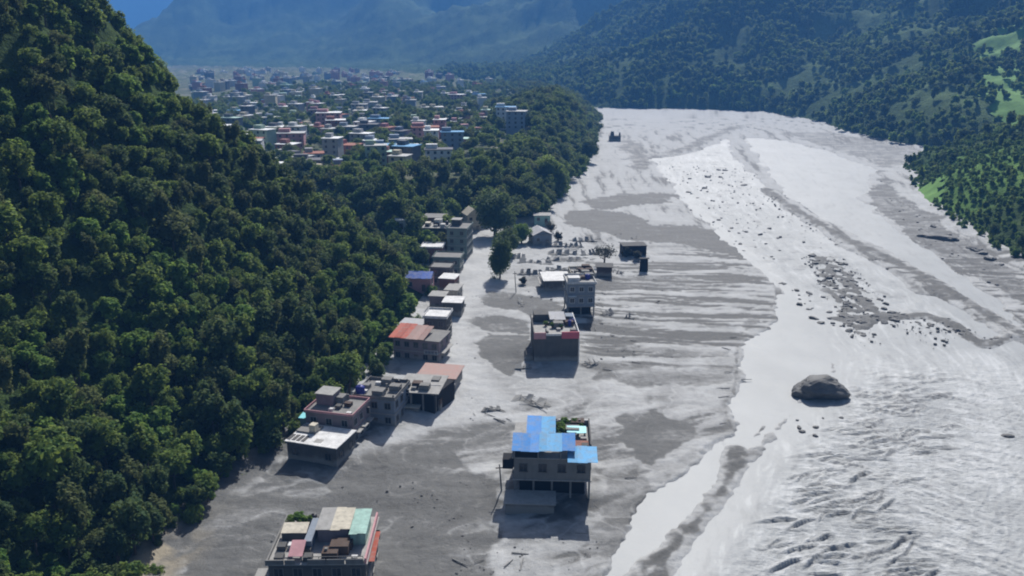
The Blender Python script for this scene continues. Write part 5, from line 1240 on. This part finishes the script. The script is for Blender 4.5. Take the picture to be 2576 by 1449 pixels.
# driftwood and logs left by the flood, each one a thing
g = random.Random(61)
LOG = []
for i in range(4):
    m_ = MB().tube([(-1, 0, 0), (-0.3, g.uniform(-.06, .06), 0.02), (0.4, g.uniform(-.08, .08), 0.0), (1, 0, 0.03)], [0.10, 0.085, 0.075, 0.05], 7)
    for q in range(3):
        xx = g.uniform(-.5, .8); m_.tube([(xx, 0, 0), (xx + g.uniform(.1, .3), g.choice([-1, 1]) * g.uniform(.15, .35), g.uniform(.02, .2))], [0.045, 0.015], 5)
    LOG.append(m_.mesh('log', M['brown']))
for n, region, label in [(15, [(1280, 590), (1500, 590), (1560, 700), (1290, 720)], 'dark log in the wreckage between the lane and the brown hut'), (7, [(1480, 760), (1650, 780), (1600, 950), (1480, 960)], 'dark log on the striped flats beside the red-edged house'),
                         (9, [(1080, 960), (1320, 960), (1320, 1060), (1080, 1060)], 'dark log on the mud lane beside the house row'), (6, [(1240, 1330), (1520, 1330), (1520, 1449), (1100, 1449)], 'dark log in the silt in front of the blue-roofed house'),
                         (7, [(1820, 840), (1900, 800), (1880, 1050), (1800, 1100)], 'dark log stranded on the edge of the calm channel'), (4, [(1500, 1180), (1650, 1180), (1600, 1330), (1500, 1330)], 'dark log stranded beside the blue-roofed house')]:
    Pz = poly(region); lo, hi = Pz.min(0), Pz.max(0); k = 0
    while k < n:
        x, y = g.uniform(lo[0], hi[0]), g.uniform(lo[1], hi[1])
        if sdist(Pz, np.array([x]), np.array([y]))[0] < 0: continue
        o = link(bpy.data.objects.new('driftwood_log', g.choice(LOG))); L = g.uniform(0.7, 1.6); o.location = (x, y, 0.08); o.scale = (L, L * 0.9, L * 0.9); o.rotation_euler = (0, g.uniform(-.08, .08), g.gauss(0.1, 0.7))
        tag(o, label, 'log', 'logs: ' + label); k += 1
# stones and rubble strewn over the mud: too many to count
pts = []
for n, region, lo_s, hi_s in [(420, [(1080, 620), (1240, 620), (1200, 900), (1300, 1050), (1000, 1080), (1110, 900)], 0.08, 0.3), (500, [(900, 1180), (1500, 1180), (1560, 1449), (500, 1449)], 0.06, 0.28), (500, [(1280, 580), (1640, 590), (1700, 900), (1480, 950), (1300, 720)], 0.1, 0.45),
                              (500, [(2010, 640), (2120, 640), (2270, 790), (2560, 850), (2480, 890), (2150, 870)], 0.12, 0.6), (350, [(1650, 400), (1900, 420), (2100, 600), (2060, 640), (1750, 560)], 0.2, 0.7),
                              (420, [(1925, 470), (2110, 580), (2420, 740), (2600, 850), (2600, 880), (2380, 750), (2090, 610), (1920, 500)], 0.15, 0.7), (350, [(2200, 440), (2380, 560), (2576, 690), (2576, 770), (2300, 610)], 0.15, 0.7)]:
    Pz = poly(region); lo, hi = Pz.min(0), Pz.max(0)
    q = RNG.uniform(lo, hi, (n * 3, 2)); q = q[sdist(Pz, q[:, 0], q[:, 1]) > 0][:n]
    clump = fbm(q[:, 0] / 9, q[:, 1] / 12, 3); q = q[clump > -0.05]
    sz_ = lo_s + (hi_s - lo_s) * RNG.random(len(q)) ** 3
    pts.append(np.stack([q[:, 0], q[:, 1], np.where(np.arange(len(q)) >= 0, -0.05, 0), RNG.uniform(0, 6.28, len(q)), sz_, RNG.integers(0, 6, len(q))], -1))
scatter('rubble', np.concatenate(pts), ROCK, 'stones and rubble strewn over mud and gravel bars')
# ------------------------------------------------------------------ bright fields on the far bank
M['crop'] = mat_plain('young_crop', (0.10, 0.22, 0.03), 0.35, 0.9, 0.25, 0.0)
for xys, z, lb in [([(2258, 480), (2278, 450), (2350, 452), (2360, 495), (2300, 508)], 5.0, 'bright green rice field on the far bank beside the mud'), ([(2440, 212), (2580, 208), (2600, 250), (2530, 248), (2470, 235)], 40.0, 'bright green terraced field on the slope across the river')]:
    q = np.array([gp(a, b_, z) for a, b_ in xys]); st_ = 4.0
    gx = np.arange(q[:, 0].min() - st_, q[:, 0].max() + st_, st_); gy = np.arange(q[:, 1].min() - st_, q[:, 1].max() + st_, st_)
    QX, QY = np.meshgrid(gx, gy); QZ = land(QX, QY)[0] + 0.9
    o = grid_mesh('rice_field', QX, QY, QZ, M['crop'], sdist(q, QX, QY) > 0, {}); tag(o, lb, 'field')
# ------------------------------------------------------------------ haze
m = bpy.data.materials.new('valley_haze'); m.use_nodes = True
t = m.node_tree; t.nodes.clear()
o_ = t.nodes.new('ShaderNodeOutputMaterial'); v = t.nodes.new('ShaderNodeVolumePrincipled')
v.inputs['Color'].default_value = (0.14, 0.42, 1.0, 1); v.inputs['Density'].default_value = 0.00024; v.inputs['Anisotropy'].default_value = 0.0
t.links.new(v.outputs[0], o_.inputs['Volume'])
hz = MB().box(-12500, 12500, -300, 13500, -6, 690).build('haze', m)
tag(hz, 'pale blue haze filling the valley', kind='stuff')
